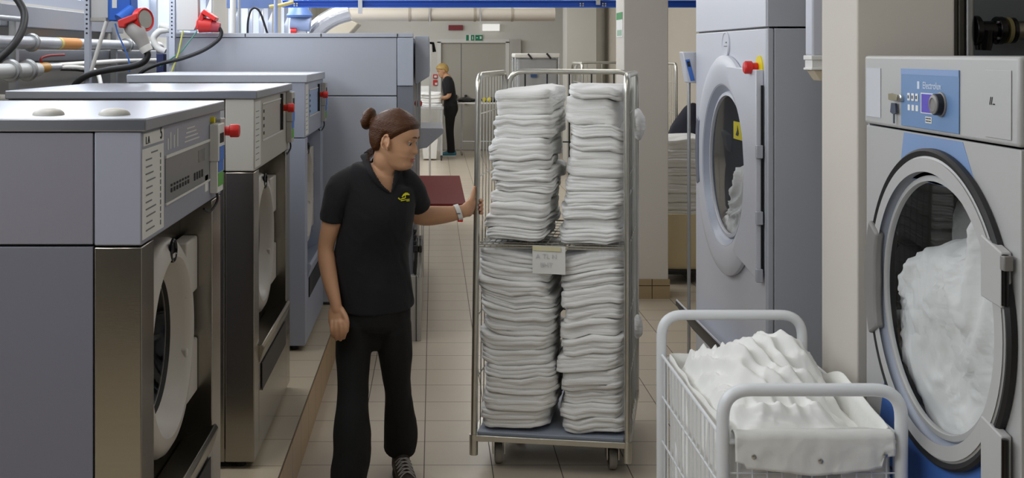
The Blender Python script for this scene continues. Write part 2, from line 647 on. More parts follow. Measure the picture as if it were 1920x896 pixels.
# ================================================================== the row of washers on the plinth
def left_washer(name, label, y0, y1, ztop, zlid, paint, corner, lidm, lower_side, style):
    X0, XB = -0.70, -1.67
    zs = 1.388                                            # seam under the control panel
    zb = PZ + .03
    t = thing(name, label, 'washing machine', (X0 - .4, (y0 + y1) / 2, PZ), 'washers on the tiled plinth')
    xc = X0 - .114
    # near and far sides: upper and lower sheets, each with a narrower corner sheet at the front
    for (ya, yb) in ((y0, y0 + .016), (y1 - .016, y1)):
        MB().box(XB, xc - .003, ya, yb, zs + .003, zlid - .003).build('upper_side_panel', paint, t, bevel=.002)
        MB().box(XB, xc - .003, ya, yb, zb, zs - .003).build('lower_side_panel', lower_side[0], t, bevel=.002)
    MB().box(XB, X0 - .02, y0 + .017, y0 + .021, zb, zlid - .004).box(XB, X0 - .02, y1 - .021, y1 - .017, zb, zlid - .004).box(XB, XB + .01, y0 + .02, y1 - .02, zb, zlid).build('chassis', BLACK, t)
    MB().box(xc, X0, y0, y1, zs, zlid).build('control_panel', [corner], t, bevel=.004)
    # lower front: steel frame round a recess that holds the door
    ya, yb = y0 + .12, y1 - .14
    zf = 0.66
    fr = MB()
    fr.box(xc, X0, y0, ya, zb, zs - .004)
    fr.box(xc, X0, yb, y1, zb, zs - .004)
    fr.box(xc, X0, ya, yb, zb, zf - .06)
    fr.build('front_frame', lower_side[1], t, bevel=.003)
    yc, zc, R = (ya + yb) / 2 + .0, 1.02, 0.305
    MB().plate_hole(X0 - .11, .008, ya + .002, yb - .002, zf - .05, zs - .005, yc, zc, .235).build('recess_plate', lower_side[1], t)
    # bottom flap of the recess, leaning out
    flap = MB().prism([(X0 - .10, ya + .004, zf - .055), (X0 - .10, ya + .004, zf - .04), (X0 + .012, ya + .004, zf + .02), (X0 + .022, ya + .004, zf + .005), (X0 + .004, ya + .004, zf - .055)], (0, yb - ya - .008, 0)).build('soap_flap', lower_side[1], t, bevel=.003)
    MB().box(X0 + .002, X0 + .006, ya + .05, yb - .05, zf - .18, zf - .07).build('flap_plate', BLACK, flap)
    # door: wide moulded ring with an inner cone, dark bowl glass, badge, hinges
    o = (X0 - .055, yc, zc)
    ring = [(R, -.05), (R, -.01), (R - .008, .004), (R - .03, .018), (R - .055, .020), (R - .068, .010), (R - .075, -.004), (R - .105, -.05), (R - .11, -.055), (R - .07, -.056)]
    dr = MB().lathe(ring, o, (1, 0, 0), 72, closed=True).build('door', DOORW, t, smooth=35)
    MB().lathe([(R - .108, -.052), (R - .13, -.07), (R - .18, -.10), (.05, -.125), (0, -.127)], o, (1, 0, 0), 56).build('door_glass', GLASSD, dr)
    MB().lathe([(R - .108, 0), (R - .10, .006), (R - .104, .012)], (X0 - .105, yc, zc), (1, 0, 0), 56, closed=True).build('glass_seal', BLACK, dr)
    bz, by = zc + (R - .032), yc - .005
    MB().lathe([(.034, 0), (.034, .006), (.030, .009), (.028, .004), (0, .004)], (X0 - .04, by, bz - .002), (1, 0, 0), 32).build('badge', GLOSSB, dr)
    for zz in (zc + .17, zc - .15):
        MB().box(X0 - .095, X0 - .045, yc + R - .09, yb - .006, zz - .085, zz + .085).build('hinge_plate', DOORW, dr, bevel=.006)
    MB().lathe([(.235, 0), (.27, -.03), (.27, -.40), (0, -.40)], (X0 - .11, yc, zc), (1, 0, 0), 48).build('drum', DRUMD, t)
    # lid
    ld = MB().box(XB - .005, X0 + .012, y0 - .006, y1 + .006, zlid, ztop).build('lid', lidm, t, bevel=.004)
    if style == 'near':
        for x in (-0.975, -0.808):
            MB().lathe([(.040, 0), (.038, .007), (.030, .014), (.015, .018), (0, .019)], (x, y0 + .15, ztop - .001), (0, 0, 1), 28).build('lid_cap', PANELM, ld)
    # what the control panel carries
    e = X0 + .0015
    if style == 'near':
        MB().box(X0 - .001, e, y0 + .012, y0 + .215, 1.625, zlid - .006).build('number_sticker', PAPER, t)
        text('L A', .026, (e + .001, y0 + .05, 1.637), R_PX, INK, 'sticker_letters', t, align='CENTER')
        text('5', .045, (e + .001, y0 + .185, 1.645), R_PX, INK, 'sticker_number', t)
        st = MB().box(X0 - .001, e, y0 + .005, y0 + .215, zs + .012, 1.618).build('program_sheet', PAPER, t)
        ln = MB()
        rnd = random.Random(4)
        for k in range(11):
            z = 1.59 - k * .0172
            ln.box(e, e + .001, y0 + .03 + rnd.random() * .01, y0 + .085 + rnd.random() * .05, z - .0016, z + .0016)
            ln.box(e, e + .001, y0 + .175, y0 + .183, z - .006, z + .006)
        ln.build('printed_lines', INKG, st)
        MB().box(e, e + .001, y0 + .085, y0 + .15, 1.6025, 1.606).build('sheet_heading', INKG, st)
        # raised surrounds and display panel
        MB().box(X0 - .001, X0 + .004, y0 + .235, y1 - .19, 1.575, 1.583).box(X0 - .001, X0 + .004, y0 + .235, y1 - .19, 1.452, 1.458).build('panel_trim', WHITE, t)
        dp = MB().box(X0 - .001, X0 + .002, y0 + .235, y1 - .195, 1.459, 1.574).build('display_panel', DISPM, t)
        MB().box(X0, X0 + .003, y1 - .36, y1 - .27, 1.525, 1.56).build('display', pmat('lcd_grey', S(104, 106, 108), .2), dp)
        bt = MB()
        for k in range(7):
            for z in (1.486, 1.502):
                bt.box(X0, X0 + .004, y0 + .29 + k * .034, y0 + .305 + k * .034, z - .006, z + (.0 if z > 1.49 else .005))
        for k in range(4):
            bt.box(X0, X0 + .004, y0 + .58 + k * .035, y0 + .596 + k * .035, 1.478, 1.500)
        tag(bt.build('program_buttons', INK, dp), kind='stuff')
        sc = MB()
        for k, (a, b) in enumerate([(.26, .03), (.29, .045), (.33, .035), (.37, .05)]):
            sc.box(X0 - .001, X0 + .001, y0 + a, y0 + a + .012, 1.595, 1.595 + b)
        for k in range(4):
            sc.box(X0 - .001, X0 + .001, y0 + .46 + k * .01, y0 + .66 - k * .02, 1.598 + k * .012, 1.602 + k * .012)
        tag(sc.build('panel_print', pmat('pale_print', S(206, 206, 202), .5), t), kind='stuff')
        MB().box(X0 - .001, X0 + .002, y1 - .26, y1 - .215, 1.425, 1.475).build('blank_label', PAPER, t)
        hb, hy, stopy, stopz = (1.412, 1.628), y1 - .19, y1 - .075, 1.600
        MB().disc((X0 - .02 + .02, hy + .03, 1.640), (1, 0, 0), .010, .012).build('indicator_lamp', YEL, t)
    else:
        MB().box(X0 - .001, e, y0 + .01, y0 + .155, zs + .012, zlid - .012).build('program_sheet', PAPER, t)
        ln = MB()
        for k in range(9):
            z = 1.62 - k * .024
            ln.box(e, e + .0008, y0 + .03, y0 + .11, z - .0014, z + .0014)
        ln.build('printed_lines', INKG, t)
        MB().box(X0 - .001, X0 + .004, y0 + .2, y1 - .3, 1.640, 1.646).box(X0 - .001, X0 + .004, y0 + .2, y1 - .3, 1.490, 1.497).build('panel_trim', WHITE, t)
        dp = MB().box(X0 - .001, X0 + .002, y0 + .2, y1 - .32, 1.499, 1.638).build('display_panel', PANELM if style == 'mid' else pmat('pale_blue_panel', S(150, 176, 214), .4), t)
        bt = MB()
        for k in range(4):
            bt.box(X0, X0 + .003, y0 + .22, y0 + .25, 1.515 + k * .03, 1.528 + k * .03)
        MB().box(X0, X0 + .004, y1 - .36, y1 - .33, 1.50, 1.62).build('card_slot', INK, dp)
        tag(bt.build('program_buttons', INK, dp), kind='stuff')
        hb, hy, stopy, stopz = (1.425, 1.665), y1 - .14, y1 - .285, 1.598
    # holder for program cards, and the stop button
    hd = MB().box(X0, X0 + .030, hy, hy + .10, hb[0] + .10, hb[1]).box(X0, X0 + .026, hy + .004, hy + .096, hb[0], hb[0] + .10).build('card_holder', PANELM if style != 'near' else PAPER, t, bevel=.003)
    xx = X0 + .031
    MB().box(xx - .001, xx, hy + .012, hy + .09, hb[0] + .10, hb[0] + .145).box(xx - .004, xx - .003, hy + .012, hy + .09, hb[0] + .065, hb[0] + .10).build('blue_card', STICKB, hd)
    MB().box(xx - .005, xx - .0035, hy + .012, hy + .09, hb[0] + .02, hb[0] + .062).build('green_card', STICKG, hd)
    MB().box(xx - .001, xx + .0005, hy + .02, hy + .08, hb[1] - .06, hb[1] - .03).build('card_print', INK, hd)
    if style != 'near':
        MB().box(X0, X0 + .012, stopy - .05, stopy - .03, 1.50, 1.665).build('panel_slot', BLACK, t)
        MB().disc((X0, stopy, stopz), (1, 0, 0), .036, .006).build('stop_collar', YEL, t)
    else:
        MB().box(X0, X0 + .022, stopy - .03, stopy + .04, stopz - .05, stopz + .04).build('stop_housing', PANELM, t, bevel=.003)
    MB().lathe([(.014, 0), (.016, .022), (.021, .026), (.021, .050), (.018, .054), (0, .055)], (X0 + .003 + (.018 if style == 'near' else 0), stopy, stopz), (1, 0, 0), 28).build('stop_button', RED, t)
    # the cable under the card holder
    MB().tube(crom([(X0 + .012, hy + .05, hb[0] + .01), (X0 + .014, hy + .06, hb[0] - .03), (X0 - .002, hy + .02, hb[0] - .06), (X0 - .012, hy - .02, hb[0] - .045)], 5), .004, 8).build('holder_cable', BLACK, t)
    # feet
    for (x, y) in ((xc + .05, y0 + .06), (xc + .05, y1 - .06), (XB + .1, y0 + .06), (XB + .1, y1 - .06)):
        MB().cyl((x, y, PZ), (x, y, zb + .012), .022).build('foot', BLACK, t)
    MB().box(XB + .02, X0 - .012, y0 + .012, y1 - .012, zb + .002, zb + .045).build('base_rail', STEEL, t)
    return t


LEFTLOW = pmat('machine_grey_dark', S(114, 114, 126), 0.4)
left_washer('washing_machine', 'steel and grey front-loading washer nearest the camera, with a program sheet on its corner', 2.69, 3.69, 1.694, 1.662,
            WPAINT, WPAINT2, LIDSTEEL, (LEFTLOW, STEEL), 'near')
left_washer('washing_machine', 'middle washer of three on the plinth, grey with a steel lid and dark steel side', 4.385, 5.47, 1.704, 1.671,
            pmat('machine_grey_neutral', S(142, 141, 142), 0.42), PANELM, LIDSTEEL, (STEEL, STEEL), 'mid')
left_washer('washing_machine', 'pale blue-grey washer with a white lid, last of three on the plinth', 6.125, 7.13, 1.733, 1.690,
            WPAINT3, WPAINT3, pmat('white_lid', S(186, 190, 200), .5), (STEEL, WPAINT3), 'far')


# ================================================================== washer on the aisle side, facing -X
def right_door(t, X, yc, zc, R, Rin, hy, glass, fun, ringm, gasket, k=1.0):
    """porthole: gasket, broad ring, funnel, glass; hinge side towards the camera (smaller y)"""
    o = (X, yc, zc)
    ax = (-1, 0, 0)
    if gasket:
        MB().lathe([(R, 0), (R, .014), (R - .008, .022), (R - .022, .018), (R - .022, 0)], o, ax, 96, closed=True).build('door_gasket', BLACK, t)
    Ro = R - .02 if gasket else R
    ring = [(Ro, .0), (Ro, .03 * k), (Ro - .012, .045 * k), (Ro - .05, .052 * k), (Rin + .065, .050 * k), (Rin + .05, .040 * k), (Rin + .05, .0)]
    dr = MB().lathe(ring, o, ax, 96, closed=True).build('door', ringm, t, smooth=35)
    MB().lathe([(Rin + .055, .045 * k), (Rin + .035, .020 * k), (Rin + .018, -.010), (Rin + .012, -.012), (Rin + .04, -.03)], o, ax, 96, closed=True).build('door_funnel', fun, dr, smooth=35)
    MB().lathe([(Rin + .018, -.012), (Rin + .012, 0), (Rin - .004, .002), (Rin - .008, -.012)], o, ax, 96, closed=True).build('glass_rim', ringm, dr)
    MB().lathe([(Rin, -.004), (Rin * .8, .000), (Rin * .4, .004), (0, .006)], o, ax, 64).build('door_glass', glass, dr)
    return dr


def electro():
    X0, y0, y1 = 1.5, 2.86, 3.875
    ztop, zs = 1.842, 1.607
    yc, zc, R, Rin = 3.335, 1.10, .466, .372
    t = thing('washing_machine', 'tall silver-grey front-loading washer with a blue panel, full of tumbling white linen', 'washing machine', (X0 + .5, yc, 0))
    XB = 2.5
    # cabinet
    MB().box(X0 + .004, XB, y1 - .012, y1, .12, ztop).box(XB - .012, XB, y0 + .012, y1 - .012, .12, ztop).build('rear_panels', EDRYS, t, bevel=.003)
    MB().box(X0 + .006, XB - .013, y0, y0 + .012, .12, zs - .003).box(X0 + .006, XB - .013, y0, y0 + .012, zs + .003, ztop - .02).build('side_panel', EDRYS, t, bevel=.003)
    MB().box(X0 + .03, XB - .02, y0 + .013, y1 - .013, ztop - .012, ztop - .002).build('top_panel', EWASH, t)
    MB().plate_hole(X0, .014, y0 - .002, y1 + .002, .122, zs - .004, yc, zc, .432).build('front_panel', EWASH, t, bevel=.003)
    MB().box(X0 - .006, X0 + .05, y0 - .004, y1 + .004, zs + .002, ztop).build('control_panel', EWASH, t, bevel=.010, seg=3)
    MB().box(X0 + .02, XB - .02, y0 + .02, y1 - .02, 0.0, .125).build('base_plinth', BLACK, t)
    MB().lathe([(.43, 0), (.43, .35), (.425, .75), (0, .75)], (X0 + .012, yc, zc), (1, 0, 0), 72).build('drum', DRUMD, t)
    # blue trapezoid above the door, blue kick area below
    e = X0 - .0015
    MB().prism([(e, 3.565, zs - .008), (e, 3.17, zs - .008), (e, 3.08, 1.462)] + [(e, yc + .442 * math.cos(a), zc + .442 * math.sin(a)) for a in [math.radians(q) for q in range(126, 53, -6)]][::-1] + [(e, 3.60, 1.462)], (.003, 0, 0)).build('blue_band', EBLUE2, t)
    MB().prism([(e, yc + .442 * math.cos(a), zc + .442 * math.sin(a)) for a in [math.radians(q) for q in range(-35, -144, -6)]] + [(e, 2.90, .62), (e, 2.87, .14), (e, 3.80, .14), (e, 3.76, .62)], (.003, 0, 0)).build('kick_band', EBLUED, t)
    MB().prism([(e - .002, 3.67, .50), (e - .002, 3.05, .50), (e - .002, 3.05, .49), (e - .002, 3.67, .49)], (.003, 0, 0)).build('kick_line', BLACK, t)
    dr = right_door(t, X0 - .004, yc, zc, R, Rin, y0, GLASSC, FUNNEL_SHADE, EWASH, True, .45)
    # pull handle on the far rim
    pts = []
    for k in range(13):
        a = math.radians(-24 + 48 * k / 12)
        pts.append((math.cos(a), math.sin(a)))
    outer = [(X0 - .038, yc + (R + .004) * c, zc + (R + .004) * s) for c, s in pts]
    inner = [(X0 - .038, yc + (R - .085 + .02 * abs(s) * 2) * c, zc + (R - .085) * s) for c, s in reversed(pts)]
    MB().prism(outer + inner, (.03, 0, 0)).build('door_handle', HANDLEG, dr, bevel=.008)
    # hinge plates on the near side, with pins
    for (za, zb_, sg) in ((1.19, 1.335, 1), (.70, .86, -1)):
        c = [(X0 - .032, yc - .33, za + .01 if sg > 0 else za - .03), (X0 - .032, yc - .33, zb_ + .03 if sg > 0 else zb_ + .02), (X0 - .032, y0 + .035, zb_), (X0 - .032, y0 + .035, za)]
        hp = MB().prism(c, (.028, 0, 0)).build('hinge_plate', EWASH, dr, bevel=.004)
        MB().cyl((X0 - .026, y0 + .026, za + .01), (X0 - .026, y0 + .026, zb_ - .005), .009).build('hinge_pin', GLOSSB, hp)
        MB().box(X0 - .036, X0 - .01, y0 + .012, y0 + .036, (zb_ - .045) if sg > 0 else za - .005, (zb_ - .005) if sg > 0 else za + .035).build('hinge_block', HANDLEG, hp, bevel=.004)
    # control panel: blue plate with maker's lettering, keys, screen, dial
    ex = X0 - .007
    cp = [o for o in bpy.data.objects if o.parent == t and o.name.startswith('control_panel')][0]
    bp = MB().box(ex - .003, ex, 3.175, 3.567, 1.621, 1.802).build('blue_panel', EBLUE, t, bevel=.001)
    MB().box(ex - .0036, ex - .003, 3.175, 3.567, 1.784, 1.802).build('pale_strip', EBLUE2, bp)
    LOGO = pmat('logo_pale', S(205, 215, 232), .5)
    text('Electrolux', .030, (ex - .0035, 3.345, 1.752), R_MX, LOGO, 'maker_lettering', bp)
    MB().box(ex - .0042, ex - .003, 3.43, 3.445, 1.741, 1.764).build('maker_mark', LOGO, bp)
    wm = pmat('key_white', S(226, 228, 230), .5)
    for k in range(3):
        yy = 3.505 - k * .029
        kb = MB().box(ex - .006, ex - .003, yy - .009, yy + .009, 1.702, 1.726).build('program_key', wm, bp, bevel=.002)
        MB().box(ex - .0068, ex - .006, yy - .004, yy + .004, 1.709, 1.719).build('key_symbol', pmat('key_ink', S(70, 74, 80), .6) if k == 0 else bpy.data.materials['key_ink'], kb)
        MB().box(ex - .0045, ex - .003, yy - .008, yy + .008, 1.672, 1.690).build('key_label', wm, bp)
    sc = MB().box(ex - .005, ex - .003, 3.335, 3.418, 1.668, 1.730).build('screen_bezel', wm, bp)
    MB().box(ex - .0058, ex - .005, 3.337, 3.412, 1.671, 1.727).build('screen', SCREEN, sc)
    dl = MB().lathe([(.036, 0), (.036, .005), (.033, .006)], (ex - .003, 3.282, 1.700), (-1, 0, 0), 40).lathe([(0, .006), (.033, .006), (.033, 0)], (ex - .003, 3.282, 1.700), (-1, 0, 0), 40).build('dial', HANDLEG, bp)
    MB().lathe([(.032, .005), (.031, .022), (.027, .024)], (ex - .003, 3.282, 1.700), (-1, 0, 0), 40).build('dial_grip', BLACK, dl)
    MB().lathe([(.029, .022), (.028, .026), (.020, .028), (.018, .025), (0, .025)], (ex - .003, 3.282, 1.700), (-1, 0, 0), 40).build('dial_cap', HANDLEG, dl)
    cb = MB().box(ex - .0045, ex - .003, 3.345, 3.387, 1.640, 1.659).build('panel_sticker', PAPER, bp)
    q = MB()
    for k in range(4):
        for z in (1.644, 1.652):
            q.box(ex - .0052, ex - .0045, 3.350 + k * .009, 3.356 + k * .009, z, z + .004)
    q.build('sticker_print', INK, cb)
    # lock with keys
    lk = MB().lathe([(.011, 0), (.011, .012), (.006, .014), (0, .014)], (ex, 3.553, 1.708), (-1, 0, 0), 20).build('panel_lock', CHROME, t)
    BRASS = pmat('dull_brass', (0.36, 0.32, 0.22, 1), .4, 1.0)
    MB().prism([(ex - .016, 3.558, 1.700), (ex - .016, 3.600, 1.698), (ex - .016, 3.625, 1.700), (ex - .016, 3.627, 1.720), (ex - .016, 3.600, 1.722), (ex - .016, 3.558, 1.717)], (-.004, 0, 0)).build('key', BRASS, t, bevel=.001)
    MB().prism([(ex - .006, 3.590, 1.690), (ex - .006, 3.622, 1.690), (ex - .006, 3.630, 1.660), (ex - .006, 3.612, 1.655), (ex - .006, 3.598, 1.655), (ex - .006, 3.585, 1.660)], (-.006, 0, 0)).box(ex - .011, ex - .008, 3.602, 3.609, 1.625, 1.655).build('key', pmat('key_head_blue', S(52, 62, 84), .5), t)
    # near service hatch with two black marks, far notice strip
    MB().box(ex - .002, ex, y0 + .03, y0 + .165, 1.625, 1.806).build('service_hatch', EWASH, t, bevel=.001)
    text('//..', .030, (ex - .003, y0 + .125, 1.722), R_MX, INK, 'hatch_mark', t)
    MB().box(ex - .0015, ex, 3.735, 3.855, 1.635, 1.800).build('notice_strip', pmat('pale_notice', S(196, 198, 204), .6), t)
    return t


electro()


def laundry_in_drum(name, label, mbs, cat='laundry'):
    m = MB()
    for v, f in mbs:
        m.add(v, f)
    o = m.build(name, LINENH, smooth=180, keep=True)
    return tag(o, label, cat, kind='stuff')


def clip_heap(X, yc, zc, R, depth, prof, seed, amp=.03, n=56, f=7.0):
    """load of linen behind a porthole: front surface near the glass, cut to a circle, sloping top given by prof(y)->z"""
    v, fc = [], []
    g = np.linspace(-R, R, n)
    idx = {}
    for i, a in enumerate(g):
        for j, b in enumerate(np.linspace(0, 1, n)):
            half = math.sqrt(max(R * R - a * a, 0))
            top = min(zc + half, prof(yc + a))
            bot = zc - half
            z = bot + (top - bot) * b
            r = math.sqrt(a * a + (z - zc) ** 2) / R
            tt = max(0.0, min(1.0, (top - z) / .10))
            x = X + .006 + .012 * r * r + (1 - math.sqrt(1 - (1 - tt) ** 2)) * depth * .8
            p = Vector((0.0, yc + a, z))
            d = (cloth(yc + a, z, f * 2.2, seed) - .25) * amp + N(p * 5.0 + Vector((seed, 0, 0))) * amp * .7
            x += .014 - d
            idx[i, j] = len(v)
            v.append((max(x, X + .003), yc + a, z + (d * .5 if tt < .99 else 0)))
    for i in range(n - 1):
        for j in range(n - 1):
            fc.append((idx[i, j], idx[i + 1, j], idx[i + 1, j + 1], idx[i, j + 1]))
    # back wall of the load
    base = len(v)
    for i in range(n):
        for j in (0, n - 1):
            q = v[idx[i, j]]
            v.append((X + depth, q[1], q[2]))
    for i in range(n - 1):
        b0 = base + 2 * i
        fc.append((idx[i, n - 1], idx[i + 1, n - 1], b0 + 3, b0 + 1))
        fc.append((idx[i + 1, 0], idx[i, 0], b0, b0 + 2))
        fc.append((b0, b0 + 1, b0 + 3, b0 + 2))
    return v, fc


# the tumbling load: higher towards the camera, plus a swirl of linen coloured darker grey up behind it
tag(MB().add(*clip_heap(1.503, 3.335, 1.10, .405, .30, lambda y: 1.15 + (3.70 - y) * 0.58 + .05 * math.sin(y * 11), 3.0, .045)).build('washer_load', LINENH, smooth=180, keep=True),
    'white linen tumbling behind the round glass of the washer with the blue panel', 'laundry', kind='stuff')
tag(MB().add(*blob((1.84, 3.44, 1.30), (.13, .30, .16), amp=.05, f=9, seed=7)).build('grey_linen', pmat('grey_linen', S(138, 138, 136), .95, bump=.5, bscale=30), smooth=180, keep=True),
    'grey linen at the back of the drum above the tumbling white load', 'laundry', kind='stuff')


# ================================================================== tumble dryer beyond the near pillar
def dryer():
    X0, y0, y1 = 1.5, 5.02, 6.39
    XB = 2.42
    zs = 1.966
    yc, zc, R, Rin = 5.70, 1.285, .555, .355
    t = thing('tumble_dryer', 'tall grey-blue tumble dryer with a red stop button, beyond the white pillar', 'dryer', (X0 + .45, yc, 0))
    MB().box(X0 + .03, XB, y0, y0 + .012, .02, zs - .004).build('side_panel', EDRYS, t, bevel=.003)
    MB().box(X0 - .002, X0 + .028, y0 - .002, y0 + .03, .02, zs - .004).build('corner_post', EDRYS, t, bevel=.006)
    MB().box(X0 + .03, XB, y1 - .012, y1, .02, zs - .004).box(XB - .012, XB, y0 + .013, y1 - .013, .02, 3.0).build('rear_panels', EDRYS, t)
    MB().plate_hole(X0, .014, y0 + .031, y1, .02, zs - .004, yc, zc, .44).build('front_panel', EDRY, t, bevel=.004)
    MB().box(X0, X0 + .014, y0 + .031, y1, zs + .004, 3.0).build('upper_front_panel', EDRY, t, bevel=.004)
    MB().box(X0, XB, y0, y0 + .012, zs + .004, 3.0).box(X0 + .02, XB, y1 - .012, y1, zs + .004, 3.0).box(X0 + .015, XB - .013, y0 + .013, y1 - .013, 2.985, 3.0).build('upper_side_panel', EDRYS, t, bevel=.003)
    MB().box(X0 + .012, X0 + .05, y0 + .02, y1 - .02, zs - .02, zs + .02).build('seam_strip', BLACK, t)
    MB().lathe([(.44, 0), (.42, .06), (.42, .7), (0, .7)], (X0 + .012, yc, zc), (1, 0, 0), 72).build('drum', pmat('dryer_drum', S(92, 98, 108), .4, .2), t)
    dr = right_door(t, X0 - .004, yc, zc, R, Rin, y0, GLASSC, FUNNEL_SHADE, EDRY, False, .6)
    # flat hinge plate covering the near half of the ring
    hp = MB().prism([(X0 - .036, yc - .10, zc + .50), (X0 - .036, y0 + .06, zc + .49), (X0 - .036, y0 + .06, zc - .46), (X0 - .036, yc - .22, zc - .40), (X0 - .036, yc - .30, zc - .31), (X0 - .036, yc - .38, zc - .21), (X0 - .036, yc - .425, zc), (X0 - .036, yc - .38, zc + .21), (X0 - .036, yc - .30, zc + .31), (X0 - .036, yc - .16, zc + .41)], (.035, 0, 0)).build('hinge_plate', EDRY, dr, bevel=.004)
    for z in (zc + .12, zc - .18, zc - .44):
        MB().box(X0 - .040, X0 - .01, y0 + .035, y0 + .058, z - .03, z + .03).build('hinge_block', EDRYS, hp, bevel=.003)
    MB().box(X0 - .016, X0 - .004, y0 + .046, y0 + .054, zc - .43, zc + .42).build('hinge_gap', GLOSSB, hp)
    # long grip on the far rim
    pts = [(math.cos(math.radians(a)), math.sin(math.radians(a))) for a in range(-20, 21, 4)]
    outer = [(X0 - .040, yc + (R - .01) * c, zc + .03 + (R - .01) * s) for c, s in pts]
    inner = [(X0 - .040, yc + (R - .085) * c + .03 * abs(s), zc + .03 + (R - .06) * s) for c, s in reversed(pts)]
    MB().prism(outer + inner, (.03, 0, 0)).build('door_handle', pmat('grip_grey', S(104, 110, 126), .35), dr, bevel=.006)
    # round emblem, emergency stop
    em = MB().lathe([(0, .006), (.058, .006), (.062, .010), (.066, .006), (.066, 0)], (X0, 5.72, 1.894), (-1, 0, 0), 40).build('emblem', EDRY, t)
    MB().box(X0 - .0075, X0 - .006, 5.69, 5.75, 1.884, 1.888).build('emblem_line', INKG, em)
    MB().box(X0 - .0075, X0 - .006, 5.695, 5.72, 1.902, 1.909).build('emblem_mark', INKG, em)
    yp = MB().disc((X0, 5.14, 1.785), (-1, 0, 0), .055, .006, 32).build('stop_plate', YEL, t)
    MB().lathe([(.022, .004), (.022, .028), (.030, .034), (.030, .062), (.024, .068), (0, .070)], (X0, 5.16, 1.785), (-1, 0, 0), 28).build('stop_button', RED, t)
    # yellow warning label hung on the inside of the drum back, seen through the glass
    wl = MB().box(X0 + .002, X0 + .004, 5.37, 5.60, 1.425, 1.512).build('warning_label', YEL, t)
    MB().prism([(X0 + .0005, 5.555, 1.445), (X0 + .0005, 5.515, 1.442), (X0 + .0005, 5.50, 1.455), (X0 + .0005, 5.51, 1.475), (X0 + .0005, 5.525, 1.495), (X0 + .0005, 5.53, 1.47), (X0 + .0005, 5.55, 1.452)], (.001, 0, 0)).build('warning_mark', INK, wl)
    # lint flap standing out at the bottom
    MB().prism([(X0 - .002, y1 + .05, .32), (X0 - .10, y1 + .05, .44), (X0 - .105, y1 + .05, .43), (X0 - .008, y1 + .05, .29)], (0, -1.2, 0)).build('lint_flap', EDRY, t, bevel=.003)
    MB().prism([(X0 - .008, y1 + .05, .29), (X0 - .105, y1 + .05, .43), (X0 - .105, y1 + .05, .405), (X0 - .008, y1 + .05, .265)], (0, -1.2, 0)).build('flap_edge', BLACK, t)
    return t


dryer()
tag(MB().add(*clip_heap(1.506, 5.70, 1.285, .40, .40, lambda y: 1.53 - (y - 5.33) * 0.80 + .04 * math.sin(y * 17), 5.0, .04, 56, 6.0)).build('dryer_load', LINENH, smooth=180, keep=True),
    'white linen piled against the round glass of the tumble dryer', 'laundry', kind='stuff')
# card reader terminal on its own post beside the dryer
t = thing('control_terminal', 'slanted grey control terminal on a thin post at the far edge of the tumble dryer', 'control box', (1.47, 6.47, 0))
a, b = P(1280, 97, 6.45), P(1326, 97, 6.45)
MB().prism([P(1280, 97, 6.42), P(1325, 97, 6.42), P(1325, 157, 6.42), P(1290, 155, 6.42)], (0, .10, 0)).build('housing', EDRY, t, bevel=.006)
MB().prism([P(1285, 112, 6.418), P(1293, 111, 6.418), P(1303, 151, 6.418), P(1295, 152, 6.418)], (0, .004, 0)).build('key_strip', STICKB, t)
MB().prism([P(1288, 115, 6.415), P(1293, 115, 6.415), P(1295, 125, 6.415), P(1290, 125, 6.415)], (0, .003, 0)).build('small_display', GLOSSB, t)
MB().cyl((1.478, 6.47, 0), (1.478, 6.47, 1.70), .010).build('post', GALV, t)
MB().disc((1.478, 6.47, 0), (0, 0, 1), .07, .012).build('post_foot', GALV, t)
# ================================================================== roll cage with folded linen
CO = P(888, 826, 4.96)                     # front corner of the cage base nearest the woman
CO = Vector((CO.x, 4.96, 0.0))
ang = math.atan2(-0.10, 0.66)
U = Vector((math.cos(ang), math.sin(ang), 0))              # along the open front
sv = math.radians(13.0)
V = Vector((math.sin(sv), math.cos(sv), 0))                # along the sides
CW, CD, CH = 0.672, 0.80, 1.753


def K(u, v, z):
    return CO + U * u + V * v + Vector((0, 0, z))


